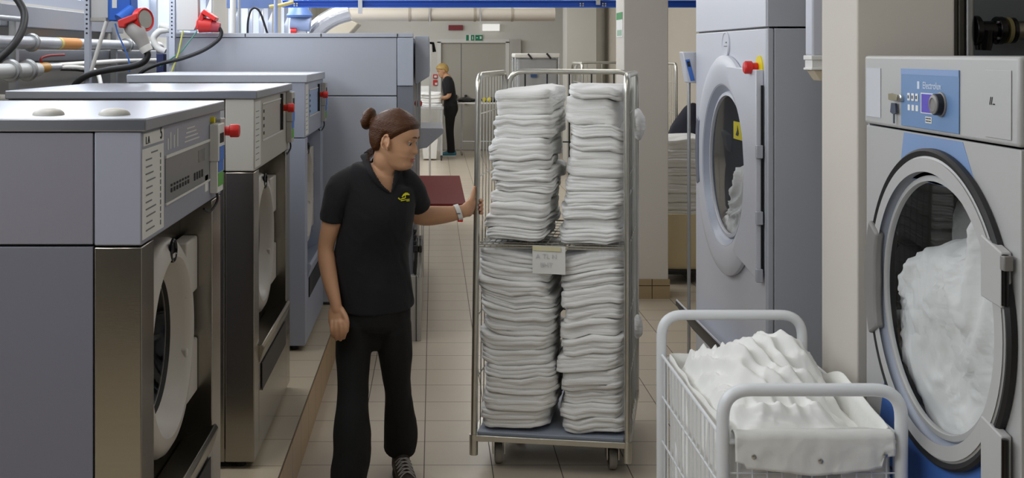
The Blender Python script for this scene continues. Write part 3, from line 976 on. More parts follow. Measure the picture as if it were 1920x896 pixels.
def roll_cage(name, label, Kf, W, D, Ht, with_shelf=True, lean=0.022, group=None):
    t = thing(name, label, 'roll cage', Kf(W / 2, D / 2, 0), group)
    r = .0135
    # base: steel frame with an inlaid deck
    fr = MB()
    for a, b in (((0, 0), (W, 0)), ((0, D), (W, D)), ((0, 0), (0, D)), ((W, 0), (W, D))):
        A, B = Kf(*a, .1375), Kf(*b, .1375)
        d = (B - A).normalized()
        n = Vector((-d.y, d.x, 0)) * .014
        fr.prism([A - n + Vector((0, 0, 0)), A + n, B + n, B - n], (0, 0, .026))
    fr.build('base_frame', CHROME, t, bevel=.003)
    MB().prism([Kf(.015, .005, .160), Kf(W - .015, .005, .160), Kf(W - .015, D - .02, .160), Kf(.015, D - .02, .160)], (0, 0, .016)).build('deck', pmat('deck_grey_blue', S(150, 158, 172), .5) if 'deck_grey_blue' not in bpy.data.materials else bpy.data.materials['deck_grey_blue'], t, bevel=.004)
    # side frames: bent tube arches with wires
    for s, u in (('a', 0.0), ('b', W)):
        ln = lean if u == 0 else -.004
        pts = fil([Kf(u, .0, .10), Kf(u + ln, .0, Ht), Kf(u + ln * .6, D - .01, Ht), Kf(u, D - .01, .12)], .075, 8)
        side = MB().tube(pts, r, 12).build('side_frame', CHROME, t)
        MB().cyl(Kf(u, 0, .075), Kf(u, 0, .165), .019).build('post_sleeve', CHROME, side)
        w = MB()
        for k in range(1, 10):
            vv = D * k / 10
            w.tube([Kf(u, vv, .15), Kf(u + ln * .8, vv, Ht - .002)], .0028, 6)
        for z in (.40, .68, .99, 1.30, 1.58):
            w.tube([Kf(u + ln * z / Ht, .0, z), Kf(u + ln * z / Ht, D - .01, z)], .003, 6)
        w.build('side_wires', CHROME, side)
    # back frame
    pts = fil([Kf(.03, D, .12), Kf(.03, D, Ht + .004), Kf(W - .02, D, Ht + .004), Kf(W - .02, D, .12)], .075, 8)
    bk = MB().tube(pts, r, 12).build('back_frame', CHROME, t)
    w = MB()
    for k in range(1, 6):
        uu = W * k / 6
        w.tube([Kf(uu, D, .15), Kf(uu, D, Ht)], .0045, 6)
    for z in (.55, 1.0, 1.40):
        w.tube([Kf(.03, D, z), Kf(W - .02, D, z)], .0035, 6)
    w.build('back_wires', BLACK if with_shelf else CHROME, bk)
    if with_shelf:
        w = MB()
        for vv in (.0, .012):
            w.tube([Kf(.012, vv, 1.005 - vv), Kf(W - .012, vv, 1.005 - vv)], .0035, 6)
        for k in range(0, 25):
            uu = .02 + (W - .04) * k / 24
            w.tube([Kf(uu, 0, .997), Kf(uu, D - .03, 1.0)], .0025, 6)
        for k in range(1, 9):
            w.tube([Kf(.012, D * k / 9, 1.001), Kf(W - .012, D * k / 9, 1.001)], .003, 6)
        w.build('wire_shelf', CHROME, t)
    # casters
    for (u, v) in ((.09, .12), (W - .075, .12), (.09, D - .1), (W - .075, D - .1)):
        c = Kf(u, v, 0)
        f = MB()
        f.box(c.x - .028, c.x - .023, c.y - .03, c.y + .03, .05, .125).box(c.x + .023, c.x + .028, c.y - .03, c.y + .03, .05, .125).box(c.x - .028, c.x + .028, c.y - .03, c.y + .03, .118, .125)
        f.cyl((c.x, c.y, .118), (c.x, c.y, .138), .026)
        cf = f.build('caster_fork', CHROME, t)
        MB().lathe([(.030, -.015), (.046, -.017), (.050, -.010), (.050, .010), (.046, .017), (.030, .015)], (c.x, c.y, .0505), (1, 0, 0), 32).lathe([(0, -.012), (.030, -.012), (.030, .012), (0, .012)], (c.x, c.y, .0505), (1, 0, 0), 32).build('wheel', CASTER, cf)
    return t


roll_cage('roll_cage', 'wire roll cage full of folded white linen, gripped by the woman in black', K, CW, CD, CH)


def towel(mb_or_none, Kf, cu, cv, z0, w, d, h, layers, seed, sseed, tilt=0.0, yaw=0.0):
    """one folded piece of linen: stacked rounded folds, a bit slumped"""
    nr = 64
    lev = layers * 6
    v, f = [], []
    rnd = random.Random(int(seed * 1000) + 7)
    lw = [rnd.uniform(-.007, .005) for _ in range(layers)]
    cd = [rnd.uniform(.0015, .0055) for _ in range(layers)]
    for i in range(lev + 1):
        tz = i / lev
        li = min(int(tz * layers), layers - 1)
        b = (tz * layers - li) * 2 - 1
        if i == lev: b = 1
        edge_c = (li == 0 and b < 0) or (li == layers - 1 and b > 0)
        fold = -(abs(b) ** 4) * (min(.011, h * .2) if edge_c else cd[li]) + lw[li]
        for k in range(nr):
            a = 2 * math.pi * k / nr
            c, s_ = math.cos(a), math.sin(a)
            e = .30
            x = (w / 2) * math.copysign(abs(c) ** e, c)
            y = (d / 2) * math.copysign(abs(s_) ** e, s_)
            rr = math.hypot(x, y)
            n1 = N(Vector((x * 9, y * 9, seed * 3 + li * 1.3))) * .013 + N(Vector((x * 26, y * 26, seed * 5 + li * 2.1))) * .003
            o = (fold + n1) / rr
            x2, y2 = x * (1 + o), y * (1 + o)
            edge = max(abs(x) / (w / 2), 0) ** 4
            sag = N(Vector((x * 5, y * 5, sseed + (z0 + h * tz) * 1.2))) * .026 + N(Vector((x * 11, y * 8, sseed * 2 + (z0 + h * tz) * 4))) * .015
            wv = (N(Vector((x * 8, y * 8, seed * 7 + li * 1.1))) * .9 + N(Vector((x * 19, y * 19, seed * 7 + li * 3)))) * min(.008, h / layers * .38) * (0 if i in (0, lev) else 1)
            zz = z0 + h * tz + sag + tilt * x / w + wv - edge * .006 * tz
            x2, y2 = x2 * math.cos(yaw) - y2 * math.sin(yaw), x2 * math.sin(yaw) + y2 * math.cos(yaw)
            v.append(Kf(cu + x2, cv + y2, zz))
    # caps
    cb = Kf(cu, cv, z0 + N(Vector((0, 0, sseed))) * .012)
    ct = Kf(cu, cv, z0 + h + .004 + N(Vector((0, 0, sseed))) * .012)
    top0 = lev * nr

    def capring(base, cen, sc, up):
        st = len(v)
        for k in range(nr):
            p = v[base + k]
            q = cen + (p - cen) * sc
            lx, ly = (q - Kf(cu, cv, 0)).x, (q - Kf(cu, cv, 0)).y
            z = p.z * sc + (1 - sc) * cen.z
            q = Vector((q.x, q.y, z + up + N(Vector((lx * 14, ly * 14, seed * 11))) * .004))
            v.append(q)
        return st
    for i in range(lev):
        for k in range(nr):
            k2 = (k + 1) % nr
            f.append((i * nr + k, i * nr + k2, (i + 1) * nr + k2, (i + 1) * nr + k))
    for base, cen, sgn in ((0, cb, -1), (top0, ct, 1)):
        pr = base
        for sc, up in ((.93, .002), (.7, .004), (.4, .004), (.12, .004)):
            st = capring(base, cen, sc, sgn * up)
            for k in range(nr):
                k2 = (k + 1) % nr
                q = (pr + k, pr + k2, st + k2, st + k)
                f.append(q if sgn > 0 else q[::-1])
            pr = st
        q = tuple(pr + k for k in range(nr))
        f.append(q if sgn > 0 else q[::-1])
    m = MB()
    m.add(v, f)
    return m


def stack(Kf, cu, cv, z0, z1, w, d, n, seed, where, group, lay=(2, 3), jit=.012, wt=None, dv=0.0, big=(), tl=0.0):
    rnd = random.Random(seed)
    hs = [rnd.uniform(.8, 1.2) * (2.0 if (n - 1 - i) in big else 1.0) for i in range(n)]
    tot = sum(hs)
    z = z0
    for i in range(n):
        h = hs[i] / tot * (z1 - z0)
        fr = i / max(n - 1, 1)
        ww = (w + ((wt - w) * fr if wt else 0)) * rnd.uniform(.94, 1.03)
        m = towel(None, Kf, cu + rnd.uniform(-jit, jit) + dv * fr, cv + rnd.uniform(-jit, jit), z, ww, d * rnd.uniform(.97, 1.02), h * 1.0,
                  rnd.choice(lay) + (1 if (n - 1 - i) in big else 0), seed + i * .37, seed * .77, tilt=tl * fr, yaw=rnd.uniform(-.05, .05))
        o = m.build('folded_sheet', LINEN, smooth=180, keep=True)
        k = n - i                                        # counted from the top
        pos = 'topmost' if k == 1 else ('lowest' if i == 0 else '%s from the top' % ordw[k - 1])
        tag(o, 'white folded linen, %s %s' % (pos, where), 'folded linen', group)
        z += h


stack(K, .182, .280, 1.018, 1.690, .285, .50, 10, 11, 'in the upper stack beside the woman', 'upper stack beside the woman', lay=(2, 3, 4), jit=.016, wt=.270, dv=.040, big=(0, 1, 2), tl=.02)
stack(K, .182, .258, .190, .968, .330, .50, 12, 23, 'in the lower stack beside the woman', 'lower stack beside the woman', lay=(3, 3, 4), jit=.014, tl=-.045)
stack(K, .508, .290, 1.018, 1.695, .285, .50, 10, 37, 'in the upper stack on the pillar side', 'upper stack on the pillar side', lay=(2, 3, 4), jit=.014, wt=.245, dv=.026, big=(1, 4), tl=-.02)
stack(K, .512, .265, .190, .962, .285, .50, 11, 41, 'in the lower stack on the pillar side', 'lower stack on the pillar side', lay=(3, 3, 4), jit=.012, tl=.025)

# paper card hung on the wire shelf
a0, a1 = K(.262, -.012, 0), K(.405, -.012, 0)
t = MB().prism([a0 + Vector((0, 0, 1.008)), a1 + Vector((0, 0, 1.006)), a1 + Vector((0, -.004, .885)), a0 + Vector((0, -.004, .887))], (0, .0015, 0)).build('paper_card', PAPER, smooth=0)
tag(t, 'white paper card with faint handwriting hung on the wire shelf of the roll cage', 'card')
PENC = pmat('pencil_grey', S(203, 203, 206), .8)
cd = (a0 + a1) / 2
Rc = Euler((math.pi / 2, 0, ang)).to_matrix()
text('A TL N', .030, (cd.x - .012, cd.y - .003, .962), Rc, PENC, 'card_writing', t, depth=.0003)
text('IIHT', .030, (cd.x - .012, cd.y - .005, .925), Rc, PENC, 'card_writing', t, depth=.0003)
MB().prism([a0 + Vector((0, -.001, 1.006)), a1 + Vector((-.02, -.001, 1.004)), a1 + Vector((-.02, -.003, .985)), a0 + Vector((0, -.003, .987))], (0, .001, 0)).build('tape', pmat('tape_yellow', S(206, 200, 160), .6), t)
# scraps of linen poking through the far side wires
for (v, z, r, lab) in ((.70, 1.50, (.020, .06, .07), 'upper scrap of white linen bulging through the pillar-side wires of the cage'), (.62, .52, (.022, .05, .06), 'lower scrap of white linen bulging through the pillar-side wires of the cage')):
    c = K(CW + .012, v, z)
    tag(MB().add(*blob(c, r, 32, 20, .012, 14, v)).build('linen_scrap', LINEN, smooth=180, keep=True), lab, 'linen', kind='stuff')


# ================================================================== white laundry trolley with the heap
def trolley():
    xa, xb, ya, yb = .877, 1.417, 3.39, 4.30
    t = thing('laundry_trolley', 'white tubular laundry trolley with a cloth liner beside the blue-panel washer', 'trolley', ((xa + xb) / 2, (ya + yb) / 2, 0))
    r = .0195
    for y, z in ((ya, .832), (yb, .846)):
        h = MB().tube(fil([(xa, y, .16), (xa, y, z), (xb, y, z), (xb, y, .16)], .085, 9), r, 16).build('end_handle', WTUBE, t)
        MB().tube([(xa, y, .675), (xb, y, .675)], .009, 10).build('cross_bar', WTUBE, h)
        w = MB()
        for k in range(1, 12):
            x = xa + (xb - xa) * k / 12
            w.tube([(x, y, .17), (x, y, .675)], .0028, 6)
        for z2 in (.30, .44, .58):
            w.tube([(xa, y, z2), (xb, y, z2)], .0028, 6)
        w.build('end_wires', WTUBE, h)
        MB().lathe([(.0205, 0), (.0205, .012)], (xa, y, .50), (0, 0, 1), 16).lathe([(.0205, 0), (.0205, .012)], (xb, y, .50), (0, 0, 1), 16).build('tube_joint', WTUBE, h)
    for x in (xa, xb):
        w = MB()
        w.tube([(x, ya, .685), (x, yb, .695)], .006, 8)
        for k in range(1, 16):
            y = ya + (yb - ya) * k / 16
            w.tube([(x, y, .17), (x, y, .688)], .0028, 6)
        for z2 in (.18, .36, .53):
            w.tube([(x, ya, z2), (x, yb, z2 + .008)], .004, 6)
        w.build('side_grid', WTUBE, t)
    MB().box(xa, xb, ya, yb, .145, .168).build('base_deck', WTUBE, t, bevel=.006)
    for (x, y) in ((xa + .06, ya + .08), (xb - .06, ya + .08), (xa + .06, yb - .08), (xb - .06, yb - .08)):
        cf = MB().box(x - .025, x - .02, y - .025, y + .025, .06, .146).box(x + .02, x + .025, y - .025, y + .025, .06, .146).build('caster_fork', GALV, t)
        MB().lathe([(0, -.015), (.058, -.016), (.062, -.01), (.062, .01), (.058, .016), (0, .015)], (x, y, .0625), (1, 0, 0), 28).build('wheel', CASTER, cf)
    # cloth liner: a wavy bag hung inside, its hem folded over the near end
    v, f = [], []
    n, m = 96, 14
    ia, ib, ja, jb = xa + .022, xb - .022, ya + .02, yb - .022
    per = 2 * ((ib - ia) + (jb - ja))
    for i in range(m + 1):
        z = .20 + (.70 - .20) * i / m
        for k in range(n):
            s = per * k / n
            if s < ib - ia: x, y, nx, ny = ia + s, ja, 0, -1
            elif s < ib - ia + jb - ja: x, y, nx, ny = ib, ja + s - (ib - ia), 1, 0
            elif s < 2 * (ib - ia) + jb - ja: x, y, nx, ny = ib - (s - (ib - ia) - (jb - ja)), jb, 0, 1
            else: x, y, nx, ny = ia, jb - (s - 2 * (ib - ia) - (jb - ja)), -1, 0
            q = N(Vector((x * 7, y * 7, z * 3))) * .012 - .004
            # the rim sags between the clips, and stands high at the far inside of the washer side
            top = i / m
            dz = N(Vector((x * 6 + 3, y * 6, 2))) * .02 * top
            if nx == 1: dz += .065 * top ** 3 * (0.5 - 0.5 * math.cos(2 * math.pi * min(1, max(0, (y - ja) / (jb - ja) * 1.35))))
            v.append((x + nx * q, y + ny * q, z + dz))
    for i in range(m):
        for k in range(n):
            k2 = (k + 1) % n
            f.append((i * n + k, i * n + k2, (i + 1) * n + k2, (i + 1) * n + k))
    ln = MB().add(v, f).build('cloth_liner', LINERM, t, smooth=180, keep=True)
    md = ln.modifiers.new('thick', 'SOLIDIFY')
    md.thickness = .004
    # folded hem over the near cross bar, three snap fasteners
    v, f = [], []
    n, m = 60, 16
    for i in range(m + 1):
        a = i / m
        for k in range(n + 1):
            s = k / n
            x = xa + .03 + (xb - xa - .06) * s
            wob = N(Vector((s * 9, a * 2, 4))) * .005 + N(Vector((s * 22, a * 5, 9))) * .002
            if a < .25:
                th = math.pi * (a / .25)
                y = ya + .02 - .022 + math.cos(th) * .022
                z = .698 + math.sin(th) * .012
            else:
                b = (a - .25) / .75
                y = ya - .024 - .002 * b + wob * b
                dep = .100 + .015 * math.sin(s * math.pi * 1.0) - .03 * abs(s - .5) - (.03 if s > .93 else 0) - .012 * (s < .06)
                z = .698 - dep * b
            v.append((x, y + wob * .5 - .004 * a, z + N(Vector((s * 5, 1, 7))) * .006))
    for i in range(m):
        for k in range(n):
            q = i * (n + 1) + k
            f.append((q, q + 1, q + n + 2, q + n + 1))
    hm = MB().add(v, f).build('folded_hem', LINERM, t, smooth=180, keep=True)
    md = hm.modifiers.new('thick', 'SOLIDIFY')
    md.thickness = .003
    for x, z in ((xa + .085, .640), (xa + .285, .628), (xb - .062, .645)):
        MB().lathe([(.0075, 0), (.007, .003), (.004, .0045), (0, .0045)], (x, ya - .031, z), (0, -1, 0), 20).build('snap_fastener', CHROME, hm)
    return t


trolley()
# the heap of linen in it
nx, ny = 110, 130
v, f = [], []
xa, xb, ya, yb = .905, 1.389, 3.42, 4.27
for j in range(ny + 1):
    for i in range(nx + 1):
        a, b = i / nx, j / ny
        x, y = xa + (xb - xa) * a, ya + (yb - ya) * b
        g = math.exp(-((abs(x - 1.16) / .19) ** 2.6 + (abs(y - 3.97) / .25) ** 2.4)) * .165
        g += math.exp(-(((x - 1.30) / .10) ** 2 + ((y - 4.02) / .20) ** 2)) * .035
        g += math.exp(-(((x - 1.00) / .12) ** 2 + ((y - 3.62) / .20) ** 2)) * .055
        g += math.exp(-(((x - 1.20) / .12) ** 2 + ((y - 3.55) / .10) ** 2)) * .035
        g += math.exp(-(((x - .98) / .07) ** 2 + ((y - 4.12) / .12) ** 2)) * .03
        g -= math.exp(-(((x - 1.37) / .07) ** 2 + ((y - 3.58) / .14) ** 2)) * .09
        e = min(a, 1 - a, b * 1.4, (1 - b) * 1.4)
        rim = min(1.0, e / .10)
        q = Vector((x, y, 0))
        q3 = Vector((x, y, g * 1.5))
        d = (cloth(x + g * .5, y + g * .4, 9.5, 2.0) - .25) * .060 + N(q * 8) * .030 + N(q3 * 20) * .008 + wrinkle(q3, 13, 4) * .011
        z = .665 + g * rim + d * (.35 + .65 * rim) - (1 - rim) * .03
        v.append((x + N(q * 12 + Vector((3, 0, 0))) * .008 * rim, y + N(q * 12 + Vector((0, 5, 0))) * .008 * rim, z))
for j in range(ny):
    for i in range(nx):
        q = j * (nx + 1) + i
        f.append((q, q + 1, q + nx + 2, q + nx + 1))
base = len(v)
ring = [i for i in range(nx + 1)] + [j * (nx + 1) + nx for j in range(1, ny + 1)] + [ny * (nx + 1) + i for i in range(nx - 1, -1, -1)] + [j * (nx + 1) for j in range(ny - 1, 0, -1)]
for q in ring:
    p = v[q]
    v.append((p[0], p[1], .22))
for k in range(len(ring)):
    k2 = (k + 1) % len(ring)
    f.append((ring[k2], ring[k], base + k, base + k2))
f.append(tuple(base + k for k in range(len(ring))))
tag(MB().add(v, f).build('laundry_heap', LINENH, smooth=180, keep=True), 'heap of crumpled white linen filling the white tubular trolley', 'laundry', kind='stuff')


# ================================================================== flatwork ironer across the room
def ironer():
    y0 = 7.25
    xr = (775 - VX) / F * y0
    xl = (312 - VX) / F * y0
    zt = 1.981
    t = thing('flatwork_ironer', 'huge grey-blue flatwork ironer behind the woman, wide as the space up to the aisle', 'ironer', ((xl + xr) / 2, y0 + 1.2, 0))
    sx = (745 - VX) / F * y0
    z1 = 1.85 - 80 / F * y0
    MB().box(xl, sx - .004, y0, y0 + .03, z1 + .003, zt - .03).build('upper_end_panel', IRON, t, bevel=.003)
    MB().box(xl, sx - .004, y0, y0 + .03, PZ + .02, z1 - .003).build('lower_end_panel', IRON, t, bevel=.003)
    tr = MB()
    tr.box(xl, xr, y0 - .006, y0 + .05, zt - .027, zt).build('top_trim', pmat('trim_pale', S(178, 182, 192), .45), t, bevel=.003)
    jm = MB()
    for px in (460, 602, 745):
        x = (px - VX) / F * y0
        jm.box(x - .003, x + .003, y0 - .009, y0 - .004, zt - .024, zt - .004)
    jm.build('trim_joint', BLACK, t)
    MB().box(sx, xr, y0 - .004, y0 + .04, 1.64, zt - .03).build('corner_column', pmat('column_cover', S(172, 178, 190), .45), t, bevel=.003)
    MB().box(sx, xr, y0 + .004, y0 + .04, .05, 1.637).build('lower_corner_cover', IRON2, t, bevel=.003)
    MB().box(xl + .02, xr - .02, y0 + .035, y0 + 5.2, .05, zt - .02).build('body', IRON2, t, bevel=.01)
    MB().box(xl + .4, xr - .02, y0 + .06, y0 + 5.2, zt - .02, zt - .008).build('top_cover', IRON, t)
    # hood on the aisle side with a slanted lower edge
    y2 = 7.45
    q = lambda px, py: P(px, py, y2)
    MB().prism([q(778, 67), q(804, 67), q(805, 143), q(781, 158), q(778, 156)], (0, 2.2, 0)).build('hood', IRON, t, bevel=.004)
    # low cabinet with dark gear above it on the aisle side
    q = lambda px, py, d=7.2: P(px, py, d)
    cb = MB().prism([q(770, 517), q(789, 517), q(789, 640), q(770, 640)], (0, 1.6, 0)).build('drive_cabinet', PANELM, t, bevel=.004)
    MB().prism([q(779.5, 517, 7.19), q(781, 517, 7.19), q(781, 640, 7.19), q(779.5, 640, 7.19)], (0, .006, 0)).build('cabinet_seam', BLACK, cb)
    g = MB()
    g.prism([q(777, 470), q(783, 470), q(781, 515), q(776, 515)], (0, .5, 0)).prism([q(775, 460), q(792, 460), q(792, 474), q(775, 474)], (0, .25, 0))
    g.build('drive_gear', BLACK, t, bevel=.004)
    gg = MB()
    for k in range(3):
        gg.prism([q(775, 430 + k * 11), q(781, 430 + k * 11), q(781, 436 + k * 11), q(775, 436 + k * 11)], (0, .3, 0))
    gg.build('chain_guard', BLACK, t, bevel=.003)
    gu = MB()
    for px in (784, 790, 793):
        gu.prism([q(px, 420), q(px + 1.6, 420), q(px + 1.6, 520), q(px, 520)], (0, .02, 0))
    gu.build('guard_rail', GALV, t)
    # red receiving table along the aisle side
    MB().box(xr - .02, .229, 7.8, 9.6, .775, .803).build('red_table', pmat('red_table_top', S(122, 26, 22), .7), t, bevel=.005)
    # second shelf further along with a tapered bracket
    q = lambda px, py: P(px, py, 11.0)
    MB().prism([q(786, 240), q(830, 240), q(832, 243), q(832, 249), q(800, 277), q(786, 279)], (0, .9, 0)).build('folder_shelf', IRON, t, bevel=.006)
    # stop button on the aisle side, upright rail
    MB().cyl(P(781, 194, 7.8), P(788, 194, 7.78), .022).build('stop_button', RED, t)
    MB().box(-.105, -.085, 7.7, 7.72, 1.2, 1.95).box(-.118, -.108, 7.6, 7.62, .9, 1.95).build('upright_rail', GALV, t)
    return t


ironer()

# ================================================================== overhead: blue beam, ducts, struts
yb = 9.6
z0, z1 = 1.85 + 86 / F * yb, 1.85 + 99 / F * yb
t = thing('crane_rail', 'blue painted steel rail spanning the room overhead', 'rail', (.3, yb, z0))
bx = MB()
x0, x1 = (530 - VX) / F * yb, XR
bx.box(x0, x1, yb, yb + .008, z0, z1).box(x0, x1, yb - .03, yb + .04, z1 - .008, z1).box(x0, x1, yb - .03, yb + .04, z0, z0 + .008)
bx.build('rail_body', BEAMB, t)
bl = MB()
for px in (552, 557, 1088, 1093, 1130, 1135):
    for py in (7, 11):
        p = P(px, py, yb)
        bl.box(p.x - .006, p.x + .006, yb - .012, yb, p.z - .006, p.z + .006)
bl.build('rail_bolts', GALV, t)
hs = MB()
for px in (676, 1120):
    p = P(px, 0, yb)
    MB().box(p.x - .018, p.x + .018, yb - .05, yb - .032, z0 - (.055 if px < 700 else -.02), CEIL).build('hanger', GALV, t)
# round supply duct, cream, running across behind the rail
yd = 11.5
zc = 1.85 + (100 - 27) / F * yd
rd = 12.5 / F * yd
t = thing('ventilation_duct', 'long round cream duct running across the room below the blue rail', 'duct', (0, yd, zc - rd))
x0, x1 = (655 - VX) / F * yd, (1040 - VX) / F * yd
MB().cyl((x0, yd, zc), (x1, yd, zc), rd, 32).build('duct_pipe', pmat('duct_cream', S(206, 196, 180), .5), t)
j = MB()
for px in (768, 806, 890, 960):
    x = (px - VX) / F * yd
    j.lathe([(rd, -.012), (rd + .006, -.012), (rd + .006, .012), (rd, .012)], (x, yd, zc), (1, 0, 0), 32, closed=True)
j.build('duct_joint', pmat('duct_seam', S(170, 158, 142), .5), t)
for px in (806, 900):
    x = (px - VX) / F * yd
    MB().box(x - .006, x + .006, yd - rd - .012, yd - rd - .006, zc - rd - .02, CEIL).build('duct_strap', GALV, t)
# silver flexible hose and fan unit above the ironer
yh = 10.2
FLEX = pmat('flex_foil', (0.6, 0.6, 0.6, 1), .35, 1.0, bump=.6, bscale=25)
pts = crom([P(655, 22, yh), P(630, 30, yh), P(606, 44, yh), P(588, 62, yh), P(580, 80, yh)], 10)
m = MB()
ctr = 0
m.tube(pts, .085, 20)
o = m.build('flexible_hose', FLEX, smooth=0)
for vv in o.data.vertices:
    pass
tag(o, 'silver flexible hose curving down into the top of the ironer', 'hose')
t = thing('exhaust_fan', 'blue and grey exhaust fan unit mounted above the ironer', 'fan', tuple(P(560, 62, 10.0)))
MB().cyl(P(546, 40, 10.0), P(582, 44, 10.0), .075, 28).build('fan_motor', pmat('motor_grey_blue', S(150, 165, 196), .4), t)
MB().lathe([(.11, 0), (.12, .02), (.06, .10), (0, .10)], P(562, 33, 10.0), (0, 0, 1), 28).build('fan_cone', pmat('cone_blue', S(90, 120, 176), .4), t)
MB().cyl(P(545, 58, 9.95), P(556, 58, 9.95), .02).build('fan_knob', RED, t)
MB().prism([P(556, 48, 10.0), P(574, 48, 10.0), P(574, 66, 10.0), P(556, 66, 10.0)], (0, .1, 0)).build('fan_foot', GALV, t)
t = thing('duct_chute', 'beige sloping sheet-metal chute above the far end of the ironer', 'duct', tuple(P(640, 66, 10.6)))
MB().prism([Vector((P(588, 62, 10.6).x, 10.6, 1.974)), P(588, 62, 10.6), P(652, 36, 10.6), P(672, 44, 10.6), P(656, 62, 10.6), Vector((P(652, 62, 10.6).x, 10.6, 1.974))], (0, .5, 0)).build('chute_body', pmat('chute_beige', S(186, 176, 156), .6), t, bevel=.01)
# ================================================================== people
def loft(mb, pts, rad, side, n=20, cap=(1, 1), seg=5):
    """smooth tapering limb through pts; rad = (half width along side, half depth) per point"""
    pts = [Vector(p) for p in pts]
    R = [Vector((r[0], r[1], 0)) if isinstance(r, (tuple, list)) else Vector((r, r, 0)) for r in rad]
    P2, R2 = crom(pts, seg), crom(R, seg)
    side = Vector(side)
    rings = []
    m = len(P2)
    for i in range(m):
        t = (P2[min(i + 1, m - 1)] - P2[max(i - 1, 0)]).normalized()
        a = (side - t * side.dot(t)).normalized()
        b = t.cross(a)
        rings.append((P2[i], a, b, max(R2[i].x, .001), max(R2[i].y, .001), t))
    full = []
    if cap[0]:
        p, a, b, rx, ry, t = rings[0]
        q = min(rx, ry) * cap[0]
        for k in range(4):
            th = math.pi / 2 * (1 - k / 4)
            full.append((p - t * q * math.sin(th), a, b, max(rx * math.cos(th), 1e-4), max(ry * math.cos(th), 1e-4), t))
    full += rings
    if cap[1]:
        p, a, b, rx, ry, t = rings[-1]
        q = min(rx, ry) * cap[1]
        for k in range(1, 5):
            th = math.pi / 2 * k / 4
            full.append((p + t * q * math.sin(th), a, b, max(rx * math.cos(th), 1e-4), max(ry * math.cos(th), 1e-4), t))
    v, f = [], []
    for (p, a, b, rx, ry, t) in full:
        for k in range(n):
            th = 2 * math.pi * k / n
            v.append(p + a * (rx * math.cos(th)) + b * (ry * math.sin(th)))
    for i in range(len(full) - 1):
        for k in range(n):
            k2 = (k + 1) % n
            f.append((i * n + k, i * n + k2, (i + 1) * n + k2, (i + 1) * n + k))
    f.append(tuple(range(n - 1, -1, -1)))
    f.append(tuple((len(full) - 1) * n + k for k in range(n)))
    mb.add(v, f)


def fused(name, mb, mat, parent, voxel, smooth_it=6, fac=.5):
    """one continuous skin over the lofted limbs"""
    o = mb.build('tmp_shape', mat, parent, smooth=0)
    md = o.modifiers.new('r', 'REMESH')
    md.mode = 'VOXEL'
    md.voxel_size = voxel
    md.use_smooth_shade = True
    if smooth_it:
        s = o.modifiers.new('s', 'SMOOTH')
        s.factor = fac
        s.iterations = smooth_it
    bpy.context.view_layer.update()
    dg = bpy.context.evaluated_depsgraph_get()
    me = bpy.data.meshes.new_from_object(o.evaluated_get(dg))
    me.name = name
    L = WL[o.name]
    bpy.data.objects.remove(o)
    me.materials.clear()
    me.polygons.foreach_set('use_smooth', [True] * len(me.polygons))
    n = newobj(name, me, parent, mat)
    WL[n.name] = L
    return n


def puff(me, L, fn):
    """push every vertex along its normal by fn(world position)"""
    n = len(me.vertices)
    co = np.empty(n * 3)
    me.vertices.foreach_get('co', co)
    no = np.empty(n * 3)
    me.vertex_normals.foreach_get('vector', no)
    co, no = co.reshape(-1, 3), no.reshape(-1, 3)
    k = np.array([fn(Vector(p) + L) for p in co])
    me.vertices.foreach_set('co', (co + no * k[:, None]).ravel())
    me.update()


def interp(tab, u):
    xs = [t[0] for t in tab]
    return float(np.interp(u, xs, [t[1] for t in tab]))


HEAD_F = [(-.118, .040), (-.112, .066), (-.102, .080), (-.090, .086), (-.078, .083), (-.068, .084), (-.056, .087), (-.046, .085), (-.036, .086), (-.015, .085), (.0, .083), (.014, .088), (.028, .093), (.05, .091), (.075, .078), (.095, .058), (.112, .028), (.122, .0)]
HEAD_B = [(-.118, .010), (-.108, -.005), (-.09, -.030), (-.07, -.055), (-.05, -.075), (-.02, -.092), (.01, -.100), (.04, -.101), (.07, -.090), (.095, -.068), (.112, -.036), (.122, -.002)]
HEAD_W = [(-.118, .014), (-.112, .028), (-.10, .040), (-.085, .046), (-.06, .056), (-.03, .064), (0, .070), (.04, .075), (.07, .069), (.095, .051), (.112, .028), (.122, .002)]


